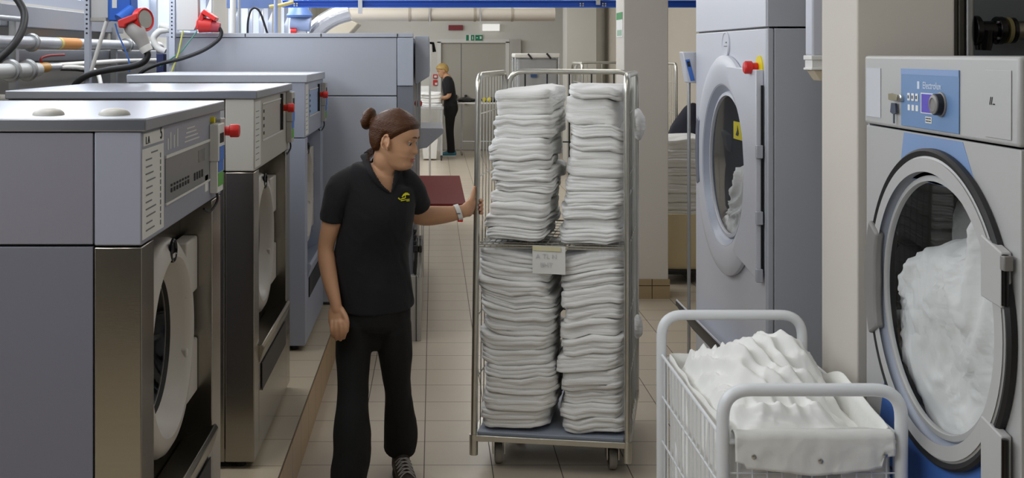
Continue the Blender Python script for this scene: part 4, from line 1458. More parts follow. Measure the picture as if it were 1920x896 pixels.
def head_point(u, th, grow=0.0):
    """u up from eye level, th: 0 = front, pi/2 = the head's side; returns (side, forward, up)"""
    fr, bk, w = interp(HEAD_F, u), interp(HEAD_B, u), interp(HEAD_W, u)
    c, s = math.cos(th), math.sin(th)
    e = .82
    mid = (fr + bk) / 2 + .012 * (1 if u < .05 else .2)
    if c >= 0:
        y = mid + (fr - mid) * abs(c) ** (e if u > -.06 else .95)
    else:
        y = mid - (mid - bk) * abs(c) ** .95
    x = w * math.copysign(abs(s) ** e, s)
    g = lambda a, sg: math.exp(-(a / sg) ** 2)
    if c > 0:
        # nose
        k = interp([(-.052, 0), (-.046, .006), (-.040, .0165), (-.034, .021), (-.024, .017), (-.008, .010), (.006, .0045), (.018, .001), (.03, 0)], u)
        wd = interp([(-.05, .013), (-.036, .0125), (-.02, .0085), (.01, .008)], u)
        y += k * g(x, wd)
        # eye sockets, cheekbones, lips, chin
        y -= .009 * g(u - .002, .013) * g(abs(x) - .031, .014)
        y += .005 * g(u - .020, .008) * g(abs(x) - .030, .018)
        y += .005 * g(u + .030, .018) * g(abs(x) - .040, .016)
        y += .0055 * g(u + .0605, .0045) * g(x, .019) + .005 * g(u + .072, .005) * g(x, .016) - .004 * g(u + .0665, .0018) * g(x, .020)
        y += .003 * g(u + .096, .010) * g(x, .014)
    if grow:
        r = Vector((x / .07, y / .1, u / .11)).normalized()
        x += r.x * grow
        y += r.y * grow
        u = u + r.z * grow
    return x, y, u


def head_mesh(fwd, up, cen, scale=1.0, nu=72, nv=60):
    f = Vector(fwd).normalized()
    u_ = Vector(up)
    u_ = (u_ - f * u_.dot(f)).normalized()
    s = f.cross(u_).normalized()
    tr = lambda q: Vector(cen) + (s * q[0] + f * q[1] + u_ * q[2]) * scale
    v, fc = [], []
    for i in range(nv + 1):
        u = -.118 + .24 * i / nv
        for k in range(nu):
            v.append(tr(head_point(u, 2 * math.pi * k / nu)))
    for i in range(nv):
        for k in range(nu):
            k2 = (k + 1) % nu
            fc.append((i * nu + k, i * nu + k2, (i + 1) * nu + k2, (i + 1) * nu + k))
    fc.append(tuple(range(nu - 1, -1, -1)))
    fc.append(tuple(nv * nu + k for k in range(nu)))
    return v, fc, tr, s, f, u_


def add_ears(mb, tr):
    for sg in (1, -1):
        # helix ring, lobe, concha backing
        ring = []
        for k in range(13):
            a = math.radians(-70 + 290 * k / 12)
            ring.append(tr((sg * (.073 + .010 * (1 - .3 * math.sin(a))), -.012 - .016 * math.cos(a) * 1.0, -.006 + .029 * math.sin(a))))
        loft(mb, ring, [.0042] * len(ring), (1, .3, .2), 8, seg=2)
        loft(mb, [tr((sg * .068, -.010, .010)), tr((sg * .075, -.014, -.004)), tr((sg * .070, -.006, -.026))], [(.014, .008), (.013, .006), (.009, .007)], tr((0, 1, 0)) - tr((0, 0, 0)), 12)
        loft(mb, [tr((sg * .074, -.002, -.026)), tr((sg * .076, -.003, -.036))], [.006, .005], (1, 0, 0), 10)


SKIN = pmat('skin', S(194, 148, 114), 0.5, bump=.03, bscale=120, var=.05, vscale=14)
SKIN.node_tree.nodes['Principled BSDF'].inputs['Subsurface Weight'].default_value = 0.08
SKIN.node_tree.nodes['Principled BSDF'].inputs['Subsurface Radius'].default_value = (.01, .004, .002)
HAIRM = pmat('brown_hair', S(72, 40, 15), 0.40, spec=.3, bump=.5, bscale=40, var=.45, vscale=30, stretch=(1.5, 6, 6))
HAIRB = pmat('blonde_hair', S(176, 146, 84), 0.5, bump=.4, bscale=60, var=.3, vscale=40)
LIPM = pmat('lips', S(178, 104, 92), 0.4)
EYEW = pmat('eye_white', S(176, 166, 156), 0.2)
IRISM = pmat('iris_dark', S(52, 40, 34), 0.15)
BROWM = pmat('eyebrow', S(94, 62, 40), 0.7)
POLO = pmat('black_polo', S(14, 14, 19), 0.9, bump=.12, bscale=160, sheen=.05)
TROU = pmat('black_trousers', S(9, 9, 10), 0.9, bump=.1, bscale=120)
SHOE = pmat('dark_shoe', S(44, 36, 32), 0.6)
SOLE = pmat('shoe_sole', S(40, 36, 34), 0.7)
LACE = pmat('shoe_lace_grey', S(150, 146, 142), 0.8)


def face_parts(par, tr, hairm, scale=1.0):
    for sg in (1, -1):
        e = MB()
        c = tr((sg * .031, .0690, .000))
        ax = (tr((sg * .034, .10, -.010)) - c).normalized()
        e.lathe([(.0, -.0115)] + [(.0115 * math.sin(a), -.0115 * math.cos(a)) for a in [math.pi * k / 12 for k in range(1, 12)]] + [(0, .0115)], c, ax, 20)
        eo = e.build('eye', EYEW, par, smooth=180)
        i = MB()
        i.lathe([(.0072, .0092), (.0060, .0104), (0, .0120)], c, ax, 16)
        i.build('iris', IRISM, eo, smooth=180)
        # upper lid with lashes
        ld = MB()
        pts = [tr((sg * (.031 + .0135 * math.cos(a)), .0815 - .004 * abs(math.cos(a)) ** 2 - (.004 if math.cos(a) > 0 else 0), .003 + .0045 * math.sin(a))) for a in [math.radians(q) for q in range(0, 181, 20)]]
        loft(ld, pts, [.0016] * len(pts), (0, 0, 1), 6, seg=2)
        sk = MB()
        pts2 = [p + (tr((0, .0008, .0022)) - tr((0, 0, 0))) for p in pts]
        loft(sk, pts2, [(.0048, .0018)] * len(pts2), tr((0, 0, 1)) - tr((0, 0, 0)), 8, seg=2)
        sk.build('eyelid', SKIN, par, smooth=180)
        ld.build('eyelash', BROWM, par, smooth=180)
        b = MB()
        pts = [tr((sg * x, y, z)) for x, y, z in ((.012, .0945, .0235), (.022, .0935, .0260), (.034, .088, .0265), (.046, .077, .0215))]
        loft(b, pts, [(.0032, .0018), (.0036, .002), (.003, .002), (.0014, .0014)], tr((0, 0, 1)) - tr((0, 0, 0)), 8, seg=3)
        b.build('eyebrow', BROWM, par, smooth=180)
    m = MB()
    for z, r, yy in ((-.0605, .0030, .0), (-.0715, .0036, -.001)):
        pts = [tr((x, .0905 + yy - (abs(x) / .024) ** 2 * .010, z + (.001 if z > -.065 else .002) * (abs(x) / .022) ** 2 * (-1 if z > -.065 else 1) * 1.5)) for x in (-.021, -.014, -.006, 0, .006, .014, .021)]
        loft(m, pts, [(.0012, .0012), (r * .8, r * .8), (r, r), (r * .95, r * .95), (r, r), (r * .8, r * .8), (.0012, .0012)], tr((0, 0, 1)) - tr((0, 0, 0)), 10, seg=3)
    m.build('lips', LIPM, par, smooth=180)


def hair_cap(par, tr, mat, hairline, thick=.013, nu=96, nv=64):
    """hair shell: grows outward where hairline(side, fwd, up) > 0 and tucks inside the head elsewhere"""
    v, fc = [], []
    for i in range(nv + 1):
        u = -.118 + .24 * i / nv
        for k in range(nu):
            th = 2 * math.pi * k / nu
            x, y, z = head_point(u, th)
            h = hairline(x, y, z)
            g = max(-1.0, min(1.0, h / .012))
            gr = thick * g if g > 0 else .012 * g
            strand = N(Vector((x * 60, z * 25, y * 10))) * .0018
            if y > .06:
                pass
            v.append(tr(head_point(u, th, gr + (strand if g > 0 else 0))))
    for i in range(nv):
        for k in range(nu):
            k2 = (k + 1) % nu
            fc.append((i * nu + k, i * nu + k2, (i + 1) * nu + k2, (i + 1) * nu + k))
    fc.append(tuple(range(nu - 1, -1, -1)))
    fc.append(tuple(nv * nu + k for k in range(nu)))
    return MB().add(v, fc).build('hair', mat, par, smooth=180)


def woman():
    PX = lambda px, py, d: P(px, py, d)
    base = Vector(((700 - VX) / F * 4.72, 4.72, 0))
    t = thing('person', 'woman with brown hair in a bun, black polo shirt and trousers, gripping the roll cage', 'person', base)
    m = .002238                                        # metres per pixel at her distance
    sd = Vector((math.cos(math.radians(18)), math.sin(math.radians(18)), 0))   # her shoulders turn a little
    # ---------------- body
    b = MB()
    hc = PX(741, 263, 4.64)
    fw = Vector((.945, -.30, -.13))
    hv, hf, tr, s_, f_, u_ = head_mesh(fw, Vector((.10, 0, 1)), hc, 1.02)
    b.add(hv, hf)
    add_ears(b, tr)
    loft(b, [tr((0, -.030, -.045)), tr((0, -.036, -.085)), PX(724, 312, 4.665), PX(718, 330, 4.68), PX(714, 352, 4.68)], [(.046, .050), (.046, .050), (.052, .053), (.075, .064), (.11, .070)], sd, 28)
    loft(b, [PX(714, 336, 4.68), PX(711, 356, 4.685), PX(709, 385, 4.69), PX(705, 440, 4.70), PX(700, 500, 4.72), PX(703, 560, 4.73)], [(.128, .070), (.136, .082), (.134, .092), (.125, .085), (.125, .085), (.12, .08)], sd, 32)
    # her right arm hangs beside her
    shl, elb, wri = PX(649, 342, 4.66), PX(613, 468, 4.66), PX(628, 566, 4.60)
    loft(b, [shl, PX(633, 380, 4.655), PX(620, 425, 4.655), PX(611.5, 462, 4.66), PX(613, 490, 4.65), PX(620, 530, 4.625), PX(629, 566, 4.60), PX(631, 580, 4.595)],
         [(.052, .055), (.048, .050), (.040, .044), (.034, .038), (.036, .038), (.032, .033), (.024, .029), (.023, .030)], sd, 20)
    # hand: palm, four fingers, thumb
    loft(b, [PX(629, 572, 4.598), PX(630, 585, 4.59), PX(632, 600, 4.582), PX(633, 612, 4.578)], [(.024, .016), (.034, .017), (.039, .017), (.036, .015)], Vector((.95, -.3, 0)), 16)
    for k, (x0, x1, x2, y2, dd) in enumerate(((645, 648, 645, 634, -.020), (637.5, 640, 638.5, 637.5, -.016), (630, 630, 630.5, 637, -.010), (622.5, 622, 624, 631, -.004))):
        d = 4.578 + dd
        loft(b, [PX(x0, 604, d), PX(x1, 616, d - .008), PX((x1 + x2) / 2, 616 + (y2 - 616) * .55, d - .004), PX(x2, y2, d + .010)], [.0098, .0092, .0085, .0070], sd, 10, seg=3)
    loft(b, [PX(640, 580, 4.585), PX(648, 594, 4.565), PX(651, 606, 4.556), PX(651, 620, 4.556)], [.013, .0122, .0105, .008], sd, 10, seg=3)
    # her left arm: elbow back, forearm out to the cage post
    loft(b, [PX(757, 340, 4.72), PX(772, 368, 4.79), PX(780, 396, 4.85), PX(790, 404, 4.865), PX(815, 404, 4.87), PX(845, 401, 4.875), PX(868, 396, 4.885), PX(876, 393, 4.89)],
         [(.036, .040), (.040, .042), (.038, .042), (.037, .043), (.034, .042), (.029, .035), (.021, .029), (.021, .030)], Vector((.2, 1, .1)), 20)
    # that hand: palm stands against the post, thumb up it, fingers round behind it
    post = Vector((PX(893.5, 385, 4.965).x, 4.965, 0))
    loft(b, [PX(872, 395, 4.89), PX(879, 391, 4.905), PX(884, 386, 4.93), PX(886, 381, 4.95)], [(.030, .019), (.038, .019), (.040, .017), (.034, .014)], Vector((.25, .25, 1)), 16)
    loft(b, [PX(879, 383, 4.905), PX(884.5, 372, 4.918), PX(887.5, 360, 4.93), PX(889.5, 351, 4.94)], [.0145, .0120, .0100, .0075], sd, 10, seg=3)
    for k, (yy, L) in enumerate(((376, 1.0), (384, 1.05), (392, 1.0), (399.5, .88))):
        z = PX(890, yy, 4.96).z
        ctr = Vector((post.x, post.y, z))
        pts = [ctr + Vector((-.030, -.030, .006)), ctr + Vector((-.0285, .006, .003))]
        for a in (150, 95, 40, -10, -50 * L):
            q = math.radians(a)
            pts.append(ctr + Vector((math.cos(q), math.sin(q), 0)) * .0245)
        loft(b, pts, [.0105, .0102, .0096, .0092, .0088, .0080, .0066], Vector((0, 0, 1)), 10, seg=3)
    # legs inside the trousers
    for sgn in (-1, 1):
        if sgn < 0:
            pts = [PX(672, 610, 4.72), PX(662, 700, 4.68), PX(659, 770, 4.62), PX(656, 850, 4.58), PX(654, 905, 4.57)]
        else:
            pts = [PX(735, 610, 4.75), PX(742, 690, 4.78), PX(748, 730, 4.82), PX(752, 800, 4.90), PX(754, 850, 4.91)]
        loft(b, pts, [(.055, .075), (.046, .06), (.036, .046), (.040, .042), (.034, .042)], (1, 0, 0), 20)
    body = fused('body', b, SKIN, t, .0042, 5, .45)
    face_parts(body, tr, HAIRM)
    # nails
    nl = pmat('nail', S(216, 150, 140), .3)
    for yy in (384, 392):
        z = PX(890, yy, 4.96).z
        q = math.radians(-62)
        c = Vector((post.x, post.y, z)) + Vector((math.cos(q), math.sin(q), 0)) * .0305
        MB().lathe([(.0055, 0), (.005, .0015), (0, .002)], c, (.3, -1, 0), 14).build('nail', nl, body, smooth=180)
    # ---------------- hair with bun

    def line(x, y, z):
        if y > -.005:
            return min(z - interp([(-.01, -.008), (.02, .018), (.05, .040), (.075, .056), (.095, .062)], y), .03)
        return min(z - interp([(-.11, -.062), (-.07, -.056), (-.045, -.045), (-.036, -.012), (-.026, .020), (-.010, .024), (0, .01)], y), .03)
    hr = hair_cap(body, tr, HAIRM, line, .012)
    bn = MB()
    c = tr((-.004, -.128, .070))
    for k, (R1, r1, tl) in enumerate(((.030, .019, .2), (.018, .019, -.5), (.024, .015, .9))):
        pts = []
        for q in range(20):
            a = 2 * math.pi * q / 20
            p = Vector((math.cos(a), math.sin(a) * math.cos(tl), math.sin(a) * math.sin(tl)))
            pts.append(c + (s_ * p.x * .9 + u_ * p.y + f_ * p.z) * R1)
        bn.tube(pts, r1, 12, closed=True)
    loft(bn, [tr((0, -.085, .055)), tr((0, -.110, .064)), c], [.034, .026, .022], s_, 16)
    fused('hair_bun', bn, HAIRM, hr, .004, 3)
    w = MB()
    for k in range(9):
        a = k / 8
        p0 = tr((.045 - .02 * a, -.075, -.040 - .004 * k))
        w.tube(crom([p0, p0 + Vector((-.018, -.004, -.010 - .012 * a)), p0 + Vector((-.030 + .012 * (k % 3), -.004, -.030 - .015 * (k % 2)))], 4), .0012, 5)
    w.build('loose_strands', HAIRM, hr)
    # ---------------- polo shirt
    sh = MB()
    rows = [(299, 721, 25, .054), (309, 722, 27, .060), (320, 719, 48, .072), (336, 713, 67, .088), (356, 710.5, 71, .103), (380, 709, 70, .118), (405, 707, 69, .124), (440, 702, 69, .114), (470, 698, 70.5, .108), (507, 700, 69, .113), (545, 704, 71, .122), (574, 704.5, 72.5, .127)]
    loft(sh, [PX(r[1], r[0], 4.68 + (.00018 * (r[0] - 309) if r[0] > 300 else .012)) for r in rows], [(r[2] * m, r[3]) for r in rows], sd, 48, cap=(.3, .05))
    loft(sh, [PX(664, 336, 4.67), PX(644, 350, 4.655), PX(630, 378, 4.655), PX(623.5, 400, 4.655), PX(621.5, 414, 4.655)], [(.060, .066), (.062, .070), (.055, .066), (.047, .060), (.0445, .058)], sd, 28, cap=(1, .06))
    loft(sh, [PX(750, 336, 4.72), PX(766, 350, 4.74), PX(778, 368, 4.78), PX(786, 384, 4.815)], [(.058, .062), (.060, .064), (.052, .058), (.050, .056)], Vector((.8, .5, .3)), 28, cap=(1, .06))
    # soft drape folds
    shirt = fused('polo_shirt', sh, POLO, t, .0043, 8, .5)
    L = WL[t.name]
    me = shirt.data
    puff(me, L, lambda w_: wrinkle(Vector((w_.x * 1.1 + w_.z * .35, w_.y, w_.z * .75)), 9, 3) * .006)
    # open the placket: a V below the throat, so that the skin of the chest shows
    poly = [(683, 284), (690, 296), (700, 320), (716, 346), (733, 361), (738, 340), (743, 316), (756, 300), (770, 250), (690, 250)]

    def inside(x, y):
        r = False
        for i in range(len(poly)):
            (x1, y1), (x2, y2) = poly[i], poly[i - 1]
            if (y1 > y) != (y2 > y) and x < (x2 - x1) * (y - y1) / (y2 - y1) + x1:
                r = not r
        return r
    bm = bmesh.new()
    bm.from_mesh(me)
    bvh = BVHTree.FromBMesh(bm)
    kill = []
    for fa in bm.faces:
        c = fa.calc_center_median() + L
        if fa.normal.y < .25 and c.y < 4.71 and inside(*pix(c)):
            kill.append(fa)
    bmesh.ops.delete(bm, geom=kill, context='FACES')
    bm.to_mesh(me)
    bm.free()
    eye = Vector((0, 0, H)) - L

    def on_shirt(px, py, off=.004):
        d = (PX(px, py, 4.7) - Vector((0, 0, H))).normalized()
        h = bvh.ray_cast(eye, d)
        p = (h[0] + L) if h[0] is not None else PX(px, py, 4.66)
        return p - d * off
    # collar and placket edges
    cl = MB()
    pts = [PX(685, 292, 4.76), PX(682, 291, 4.70), on_shirt(686, 301, .006), on_shirt(696, 324, .007), on_shirt(712, 347, .007), on_shirt(730, 361, .005)]
    loft(cl, pts, [(.018, .006), (.017, .006), (.015, .006), (.013, .006), (.010, .005), (.004, .004)], Vector((-1, .2, -.35)), 12)
    pts = [PX(758, 296, 4.76), PX(753, 305, 4.69), on_shirt(747, 317, .007), on_shirt(742, 335, .007), on_shirt(735, 358, .005)]
    loft(cl, pts, [(.020, .006), (.019, .006), (.017, .006), (.012, .005), (.004, .004)], Vector((1, .4, -.3)), 12)
    loft(cl, [PX(685, 292, 4.76), PX(700, 283, 4.79), PX(722, 284, 4.81), PX(745, 288, 4.79), PX(758, 296, 4.76)], [(.018, .006)] * 5, Vector((0, 0, 1)), 12)
    fused('collar', cl, POLO, shirt, .0035, 4)
    # yellow embroidered emblem on the chest
    YE = pmat('emblem_yellow', S(226, 222, 30), .7)
    em = MB()

    def patch(pp):
        q = [on_shirt(x, y, .004) for x, y in pp]
        em.prism(q, Vector((0, -.0012, 0)))
    patch([(753, 369), (756, 364), (760, 361), (764, 361), (768, 364), (768, 366), (763, 365.5), (758, 366.5), (755, 369.5)])
    patch([(759, 366), (760.5, 366), (761, 371), (759.5, 371)])
    patch([(746, 371.5), (748, 370), (750, 373), (754, 372), (754, 373.5), (749, 374.5)])
    patch([(754, 371), (760, 370.2), (760, 372), (754, 373)])
    patch([(751, 375.5), (760, 373.8), (768, 372.6), (768, 374.2), (760, 375.4), (752, 377.2)])
    patch([(762, 376), (768, 375.4), (768, 377), (762, 377.4)])
    em.build('chest_emblem', YE, shirt, smooth=0)
    # ---------------- trousers, flared
    tb = MB()
    loft(tb, [PX(704, 562, 4.73), PX(703, 585, 4.73), PX(702, 605, 4.735), PX(701, 622, 4.735)], [(.146, .118), (.150, .124), (.148, .120), (.110, .08)], sd, 36)
    rows = [(610, 667, 36, 4.715, .112), (650, 663.5, 33, 4.70, .10), (690, 662, 30, 4.675, .088), (740, 661.5, 28, 4.64, .076), (795, 660, 33, 4.60, .084), (850, 660, 34.5, 4.585, .092), (896, 653, 33, 4.575, .100), (916, 652, 33, 4.57, .105)]
    loft(tb, [PX(r[1], r[0], r[3]) for r in rows], [(r[2] * r[3] / F, r[4]) for r in rows], (1, 0, 0), 28, cap=(1, .05))
    rows = [(610, 737, 34, 4.75, .112), (650, 740, 32, 4.765, .10), (690, 743, 27.5, 4.79, .088), (735, 745.5, 24, 4.83, .076), (790, 749.5, 29.5, 4.89, .082), (818, 750.5, 31, 4.92, .086), (840, 748.5, 29, 4.94, .078)]
    loft(tb, [PX(r[1], r[0], r[3]) for r in rows], [(r[2] * r[3] / F, r[4]) for r in rows], (1, 0, 0), 28, cap=(1, .05))
    tro = fused('trousers', tb, TROU, t, .006, 4)
    puff(tro.data, L, lambda w_: wrinkle(Vector((w_.x, w_.y, w_.z * .6 + w_.x * .4)), 8, 6) * .006)
    # ---------------- shoes
    for (ax, ay, aim, nm) in ((PX(753, 850, 4.90).x, 4.885, Vector((.20, -1, 0)), 'far'), (PX(652, 910, 4.57).x, 4.57, Vector((-.02, -1, 0)), 'near')):
        aim = aim.normalized()
        sr = Vector((-aim.y, aim.x, 0))
        o = Vector((ax, ay, 0))
        so = MB()
        q = lambda f, z, s=0: o + aim * f + Vector((0, 0, z)) + sr * s
        loft(so, [q(-.055, .050), q(-.02, .055), q(.05, .052), (q(.11, .042)), q(.165, .033), q(.195, .028)], [(.032, .042), (.036, .047), (.040, .044), (.043, .034), (.040, .026), (.026, .019)], sr, 20)
        loft(so, [q(-.02, .05), q(-.015, .105)], [(.040, .050), (.038, .048)], sr, 20)
        shoe = fused('shoe', so, SHOE, t, .005, 3)
        sl = MB()
        ring = [(-.088, 0), (-.075, .026), (-.03, .036), (.05, .042), (.12, .046), (.18, .038), (.212, .016), (.216, 0)]
        ring = ring + [(a, -b_) for a, b_ in ring[-2:0:-1]]
        sl.prism([q(a, .001, b_) for a, b_ in ring], (0, 0, .022))
        sl.build('sole', SOLE, shoe, bevel=.005)
        lc = MB()
        for k in range(5):
            f0 = .045 + .022 * k
            z0 = float(np.interp(f0, [0, .05, .11, .165], [.106, .0975, .079, .062])) + .001
            for sg in (1, -1):
                lc.tube(crom([q(f0 - .008, z0 - .018, -.034 * sg), q(f0, z0 + .001, -.014 * sg), q(f0 + .010, z0 - .002, .014 * sg), q(f0 + .016, z0 - .022, .034 * sg)], 4), .003, 6)
        lc.build('shoe_laces', LACE, shoe)
    # ---------------- wristband
    wb = MB()
    c = PX(859, 398.2, 4.88)
    ax = (PX(868, 395.5, 4.885) - PX(845, 401, 4.875)).normalized()
    up = (Vector((0, 0, 1)) - ax * ax.z).normalized()
    wv = ax.cross(up)
    v, f = [], []
    for (ro, off) in ((0, -.010), (.003, -.010), (.003, .010), (0, .010)):
        for k in range(32):
            a = 2 * math.pi * k / 32
            v.append(c + ax * (off + .004 * math.sin(a) * -1) + up * math.sin(a) * (.0335 + ro) + wv * math.cos(a) * (.0275 + ro))
    for i in range(4):
        j = (i + 1) % 4
        for k in range(32):
            k2 = (k + 1) % 32
            f.append((i * 32 + k, i * 32 + k2, j * 32 + k2, j * 32 + k))
    wb.add(v, f)
    wr = wb.build('wristband', PLASW, t)
    cf = c - up * .036 + ax * .002
    MB().box(cf.x - .012, cf.x + .012, cf.y - .016, cf.y + .012, cf.z - .005, cf.z + .004).build('band_clasp', RED, wr, bevel=.003)
    cm = c + Vector((-.0, -.031, 0))
    MB().box(cm.x - .009, cm.x + .009, cm.y - .003, cm.y + .001, cm.z - .002, cm.z + .002).build('band_print', INKG, wr)
    return t


woman()


def far_worker():
    """small figure at the linen table by the back door, facing the ironer"""
    D = 20.2
    X0, Y0 = (840 - VX) / F * D, D
    t = thing('person', 'blond worker in black clothes standing at the linen table near the back door', 'person', (X0, Y0, 0))
    q = lambda x, y, z: Vector((X0 + x, Y0 + y, z))
    sd = Vector((0, 1, 0))
    b = MB()
    hc = q(-.10, 0, 1.535)
    hv, hf, tr, s_, f_, u_ = head_mesh(Vector((-.93, -.12, -.32)), Vector((-.25, 0, 1)), hc, 1.0, 48, 40)
    b.add(hv, hf)
    add_ears(b, tr)
    loft(b, [tr((0, -.03, -.05)), q(-.045, 0, 1.43), q(-.02, 0, 1.36)], [.05, .054, .075], sd, 18)
    loft(b, [q(-.01, 0, 1.40), q(.01, 0, 1.30), q(.03, 0, 1.10), q(.03, 0, .95)], [(.16, .08), (.165, .10), (.14, .10), (.15, .11)], sd, 24)
    for s in (-1, 1):
        loft(b, [q(.0, s * .18, 1.36), q(.015, s * .20, 1.22), q(.01, s * .20, 1.09), q(-.10, s * .17, 1.045), q(-.24, s * .12, 1.03)], [.052, .046, .040, .036, .024], Vector((0, 1, .1)), 16)
        h0 = q(-.24, s * .12, 1.03)
        loft(b, [h0, h0 + Vector((-.05, -s * .01, -.005)), h0 + Vector((-.09, -s * .01, -.015))], [(.026, .016), (.036, .014), (.034, .011)], sd, 12)
        for k in range(4):
            a = h0 + Vector((-.08, -s * .01 + (k - 1.5) * .019, -.013))
            loft(b, [a, a + Vector((-.04, 0, -.008)), a + Vector((-.078 + .008 * abs(k - 1.5), 0, -.030))], [.0095, .0088, .007], sd, 8, seg=3)
        loft(b, [h0 + Vector((-.02, -s * .03, 0)), h0 + Vector((-.055, -s * .055, -.008)), h0 + Vector((-.085, -s * .058, -.018))], [.012, .0105, .008], sd, 8, seg=3)
        loft(b, [q(.03, s * .085, .92), q(.025, s * .09, .50), q(.03, s * .10, .09)], [.08, .055, .04], sd, 14)
    body = fused('body', b, SKIN, t, .007, 3)
    face_parts(body, tr, HAIRB)

    def line(x, y, z):
        if y > -.005:
            return min(z - interp([(-.01, .0), (.02, .025), (.06, .045), (.095, .058)], y), .03)
        return min(z - interp([(-.11, -.05), (-.045, -.04), (-.03, .0), (0, .01)], y), .03)
    hair_cap(body, tr, HAIRB, line, .022)
    sh = MB()
    loft(sh, [q(-.03, 0, 1.43), q(-.01, 0, 1.38), q(.0, 0, 1.30), q(.03, 0, 1.10), q(.04, 0, .98), q(.045, 0, .90)], [(.09, .07), (.17, .09), (.185, .115), (.165, .115), (.165, .12), (.175, .135)], sd, 28, cap=(.4, .1))
    for s in (-1, 1):
        loft(sh, [q(-.005, s * .155, 1.365), q(.008, s * .195, 1.27), q(.012, s * .20, 1.14)], [.082, .074, .064], sd, 18, cap=(1, .1))
    fused('polo_shirt', sh, POLO, t, .010, 3)
    tb = MB()
    loft(tb, [q(.045, 0, .97), q(.05, 0, .86), q(.04, 0, .78)], [(.165, .12), (.17, .135), (.15, .12)], sd, 24)
    for s in (-1, 1):
        loft(tb, [q(.045, s * .085, .86), q(.03, s * .09, .50), q(.05, s * .10, .20), q(.055, s * .105, .07)], [(.088, .11), (.068, .075), (.058, .07), (.058, .072)], sd, 18, cap=(1, .1))
    fused('trousers', tb, TROU, t, .010, 3)
    TEAL = pmat('teal_shoe', S(40, 104, 120), .6)
    for s in (-1, 1):
        so = MB()
        c = q(.055, s * .10, 0)
        loft(so, [c + Vector((.06, 0, .05)), c + Vector((0, 0, .055)), c + Vector((-.09, 0, .04)), c + Vector((-.16, 0, .028))], [(.036, .045), (.042, .05), (.045, .036), (.03, .022)], sd, 16)
        sho = fused('shoe', so, TEAL, t, .007, 3)
        MB().box(c.x - .175, c.x + .085, c.y - .045, c.y + .045, .001, .018).build('sole', PLASW, sho, bevel=.008)


far_worker()
# ================================================================== pipes, boxes and cables along the long wall
def pipe(name, label, pts, r, mat, cat='pipe', n=16, joints=(), jr=1.35, jl=.02, jm=None):
    pts = [Vector(p) for p in pts]
    if joints:
        t = thing(name, label, cat, tuple(pts[0]))
        MB().tube(pts, r, n).build('pipe_run', mat, t)
        d = (pts[-1] - pts[0]).normalized()
        for y in joints:
            c = pts[0] + d * ((y - pts[0].y) / d.y)
            MB().lathe([(r, -jl), (r * jr, -jl), (r * jr, -jl * .3), (r * jr * 1.15, 0), (r * jr, jl * .3), (r * jr, jl), (r, jl)], c, d, 20).build('coupling', jm or GALV, t)
        return t
    o = MB().tube(pts, r, n).build(name, mat)
    return tag(o, label, cat)


PIPEM = pmat('pipe_grey', S(176, 180, 186), .4, .3)
TRAY = pmat('trunking_grey', S(158, 162, 172), .5)
tag(MB().box(-2.195, -2.10, 5.45, 7.6, 1.985, 2.095).build('cable_trunking', TRAY, bevel=.004), 'grey cable trunking along the wall just below the first window', 'trunking')
tag(MB().box(-2.195, -2.12, 5.2, 9.4, 1.808, 1.870).build('wall_trunking', TRAY, bevel=.004), 'long grey lower trunking along the wall behind the pipes', 'trunking')
t = pipe('steam_pipe', 'thick grey pipe with couplings and an orange label along the wall', [(-2.05, 5.0, 1.905), (-2.05, 8.3, 1.905)], .031, PIPEM, joints=(5.72, 7.5), jm=GALV)
MB().tube([(-2.05, 6.13, 1.905), (-2.05, 6.45, 1.905)], .0325, 16).build('orange_label', pmat('label_orange', S(206, 140, 70), .6), t)
MB().tube([(-2.05, 6.10, 1.905), (-2.05, 6.14, 1.905)], .033, 16).build('yellow_band', pmat('band_yellow', S(206, 190, 110), .6), t)
MB().tube(fil([(-2.05, 8.3, 1.905), (-2.05, 8.42, 1.905), (-2.05, 8.42, 1.80)], .05), .031, 14).build('pipe_elbow', PIPEM, t)
pipe('conduit', 'thin grey conduit above the thick pipe at the edge of the window', [(-2.06, 4.95, 2.02), (-2.06, 5.66, 2.02)], .013, PIPEM)
t = pipe('water_pipe', 'fat white pipe with a red-handled valve behind the middle washer', [(-2.0, 4.9, 1.767), (-2.0, 5.66, 1.767)], .036, pmat('pipe_white', S(206, 208, 208), .4), joints=(5.3, 5.52))
v = MB().tube([(-2.0, 5.66, 1.775), (-2.0, 5.80, 1.778)], .026, 14).build('valve_body', pmat('valve_brass', S(206, 150, 40), .4), t)
MB().tube(crom([(-2.0, 5.72, 1.80), (-2.0, 5.72, 1.825), (-1.985, 5.80, 1.838), (-1.97, 5.98, 1.842)], 4), .007, 8).build('valve_handle', pmat('handle_red', S(140, 36, 36), .5), v)
MB().tube([(-2.0, 5.80, 1.778), (-2.0, 5.98, 1.778)], .022, 14).build('union', GALV, t)
MB().tube([(-2.0, 5.98, 1.785), (-2.0, 7.1, 1.80), (-2.0, 8.2, 1.80)], .015, 12).build('branch_pipe', PLASW, t)
pipe('hose', 'pale hose dropping from the valve behind the middle washer', crom([(-2.0, 5.98, 1.775), (-1.95, 6.2, 1.770), (-1.86, 6.2, 1.745), (-1.80, 6.1, 1.62)], 6), .012, PLASW, 'hose', 10)
pipe('hose', 'dark thin hose looping from the valve behind the middle washer', crom([(-1.99, 5.98, 1.765), (-1.93, 6.12, 1.758), (-1.86, 6.05, 1.735), (-1.83, 6.0, 1.60)], 6), .008, BLACK, 'hose', 10)
pipe('drain_pipe', 'white drain pipe beside the end of the middle steel lid', [(-2.19, 5.15, 1.645), (-1.70, 5.15, 1.645)], .016, PLASW)
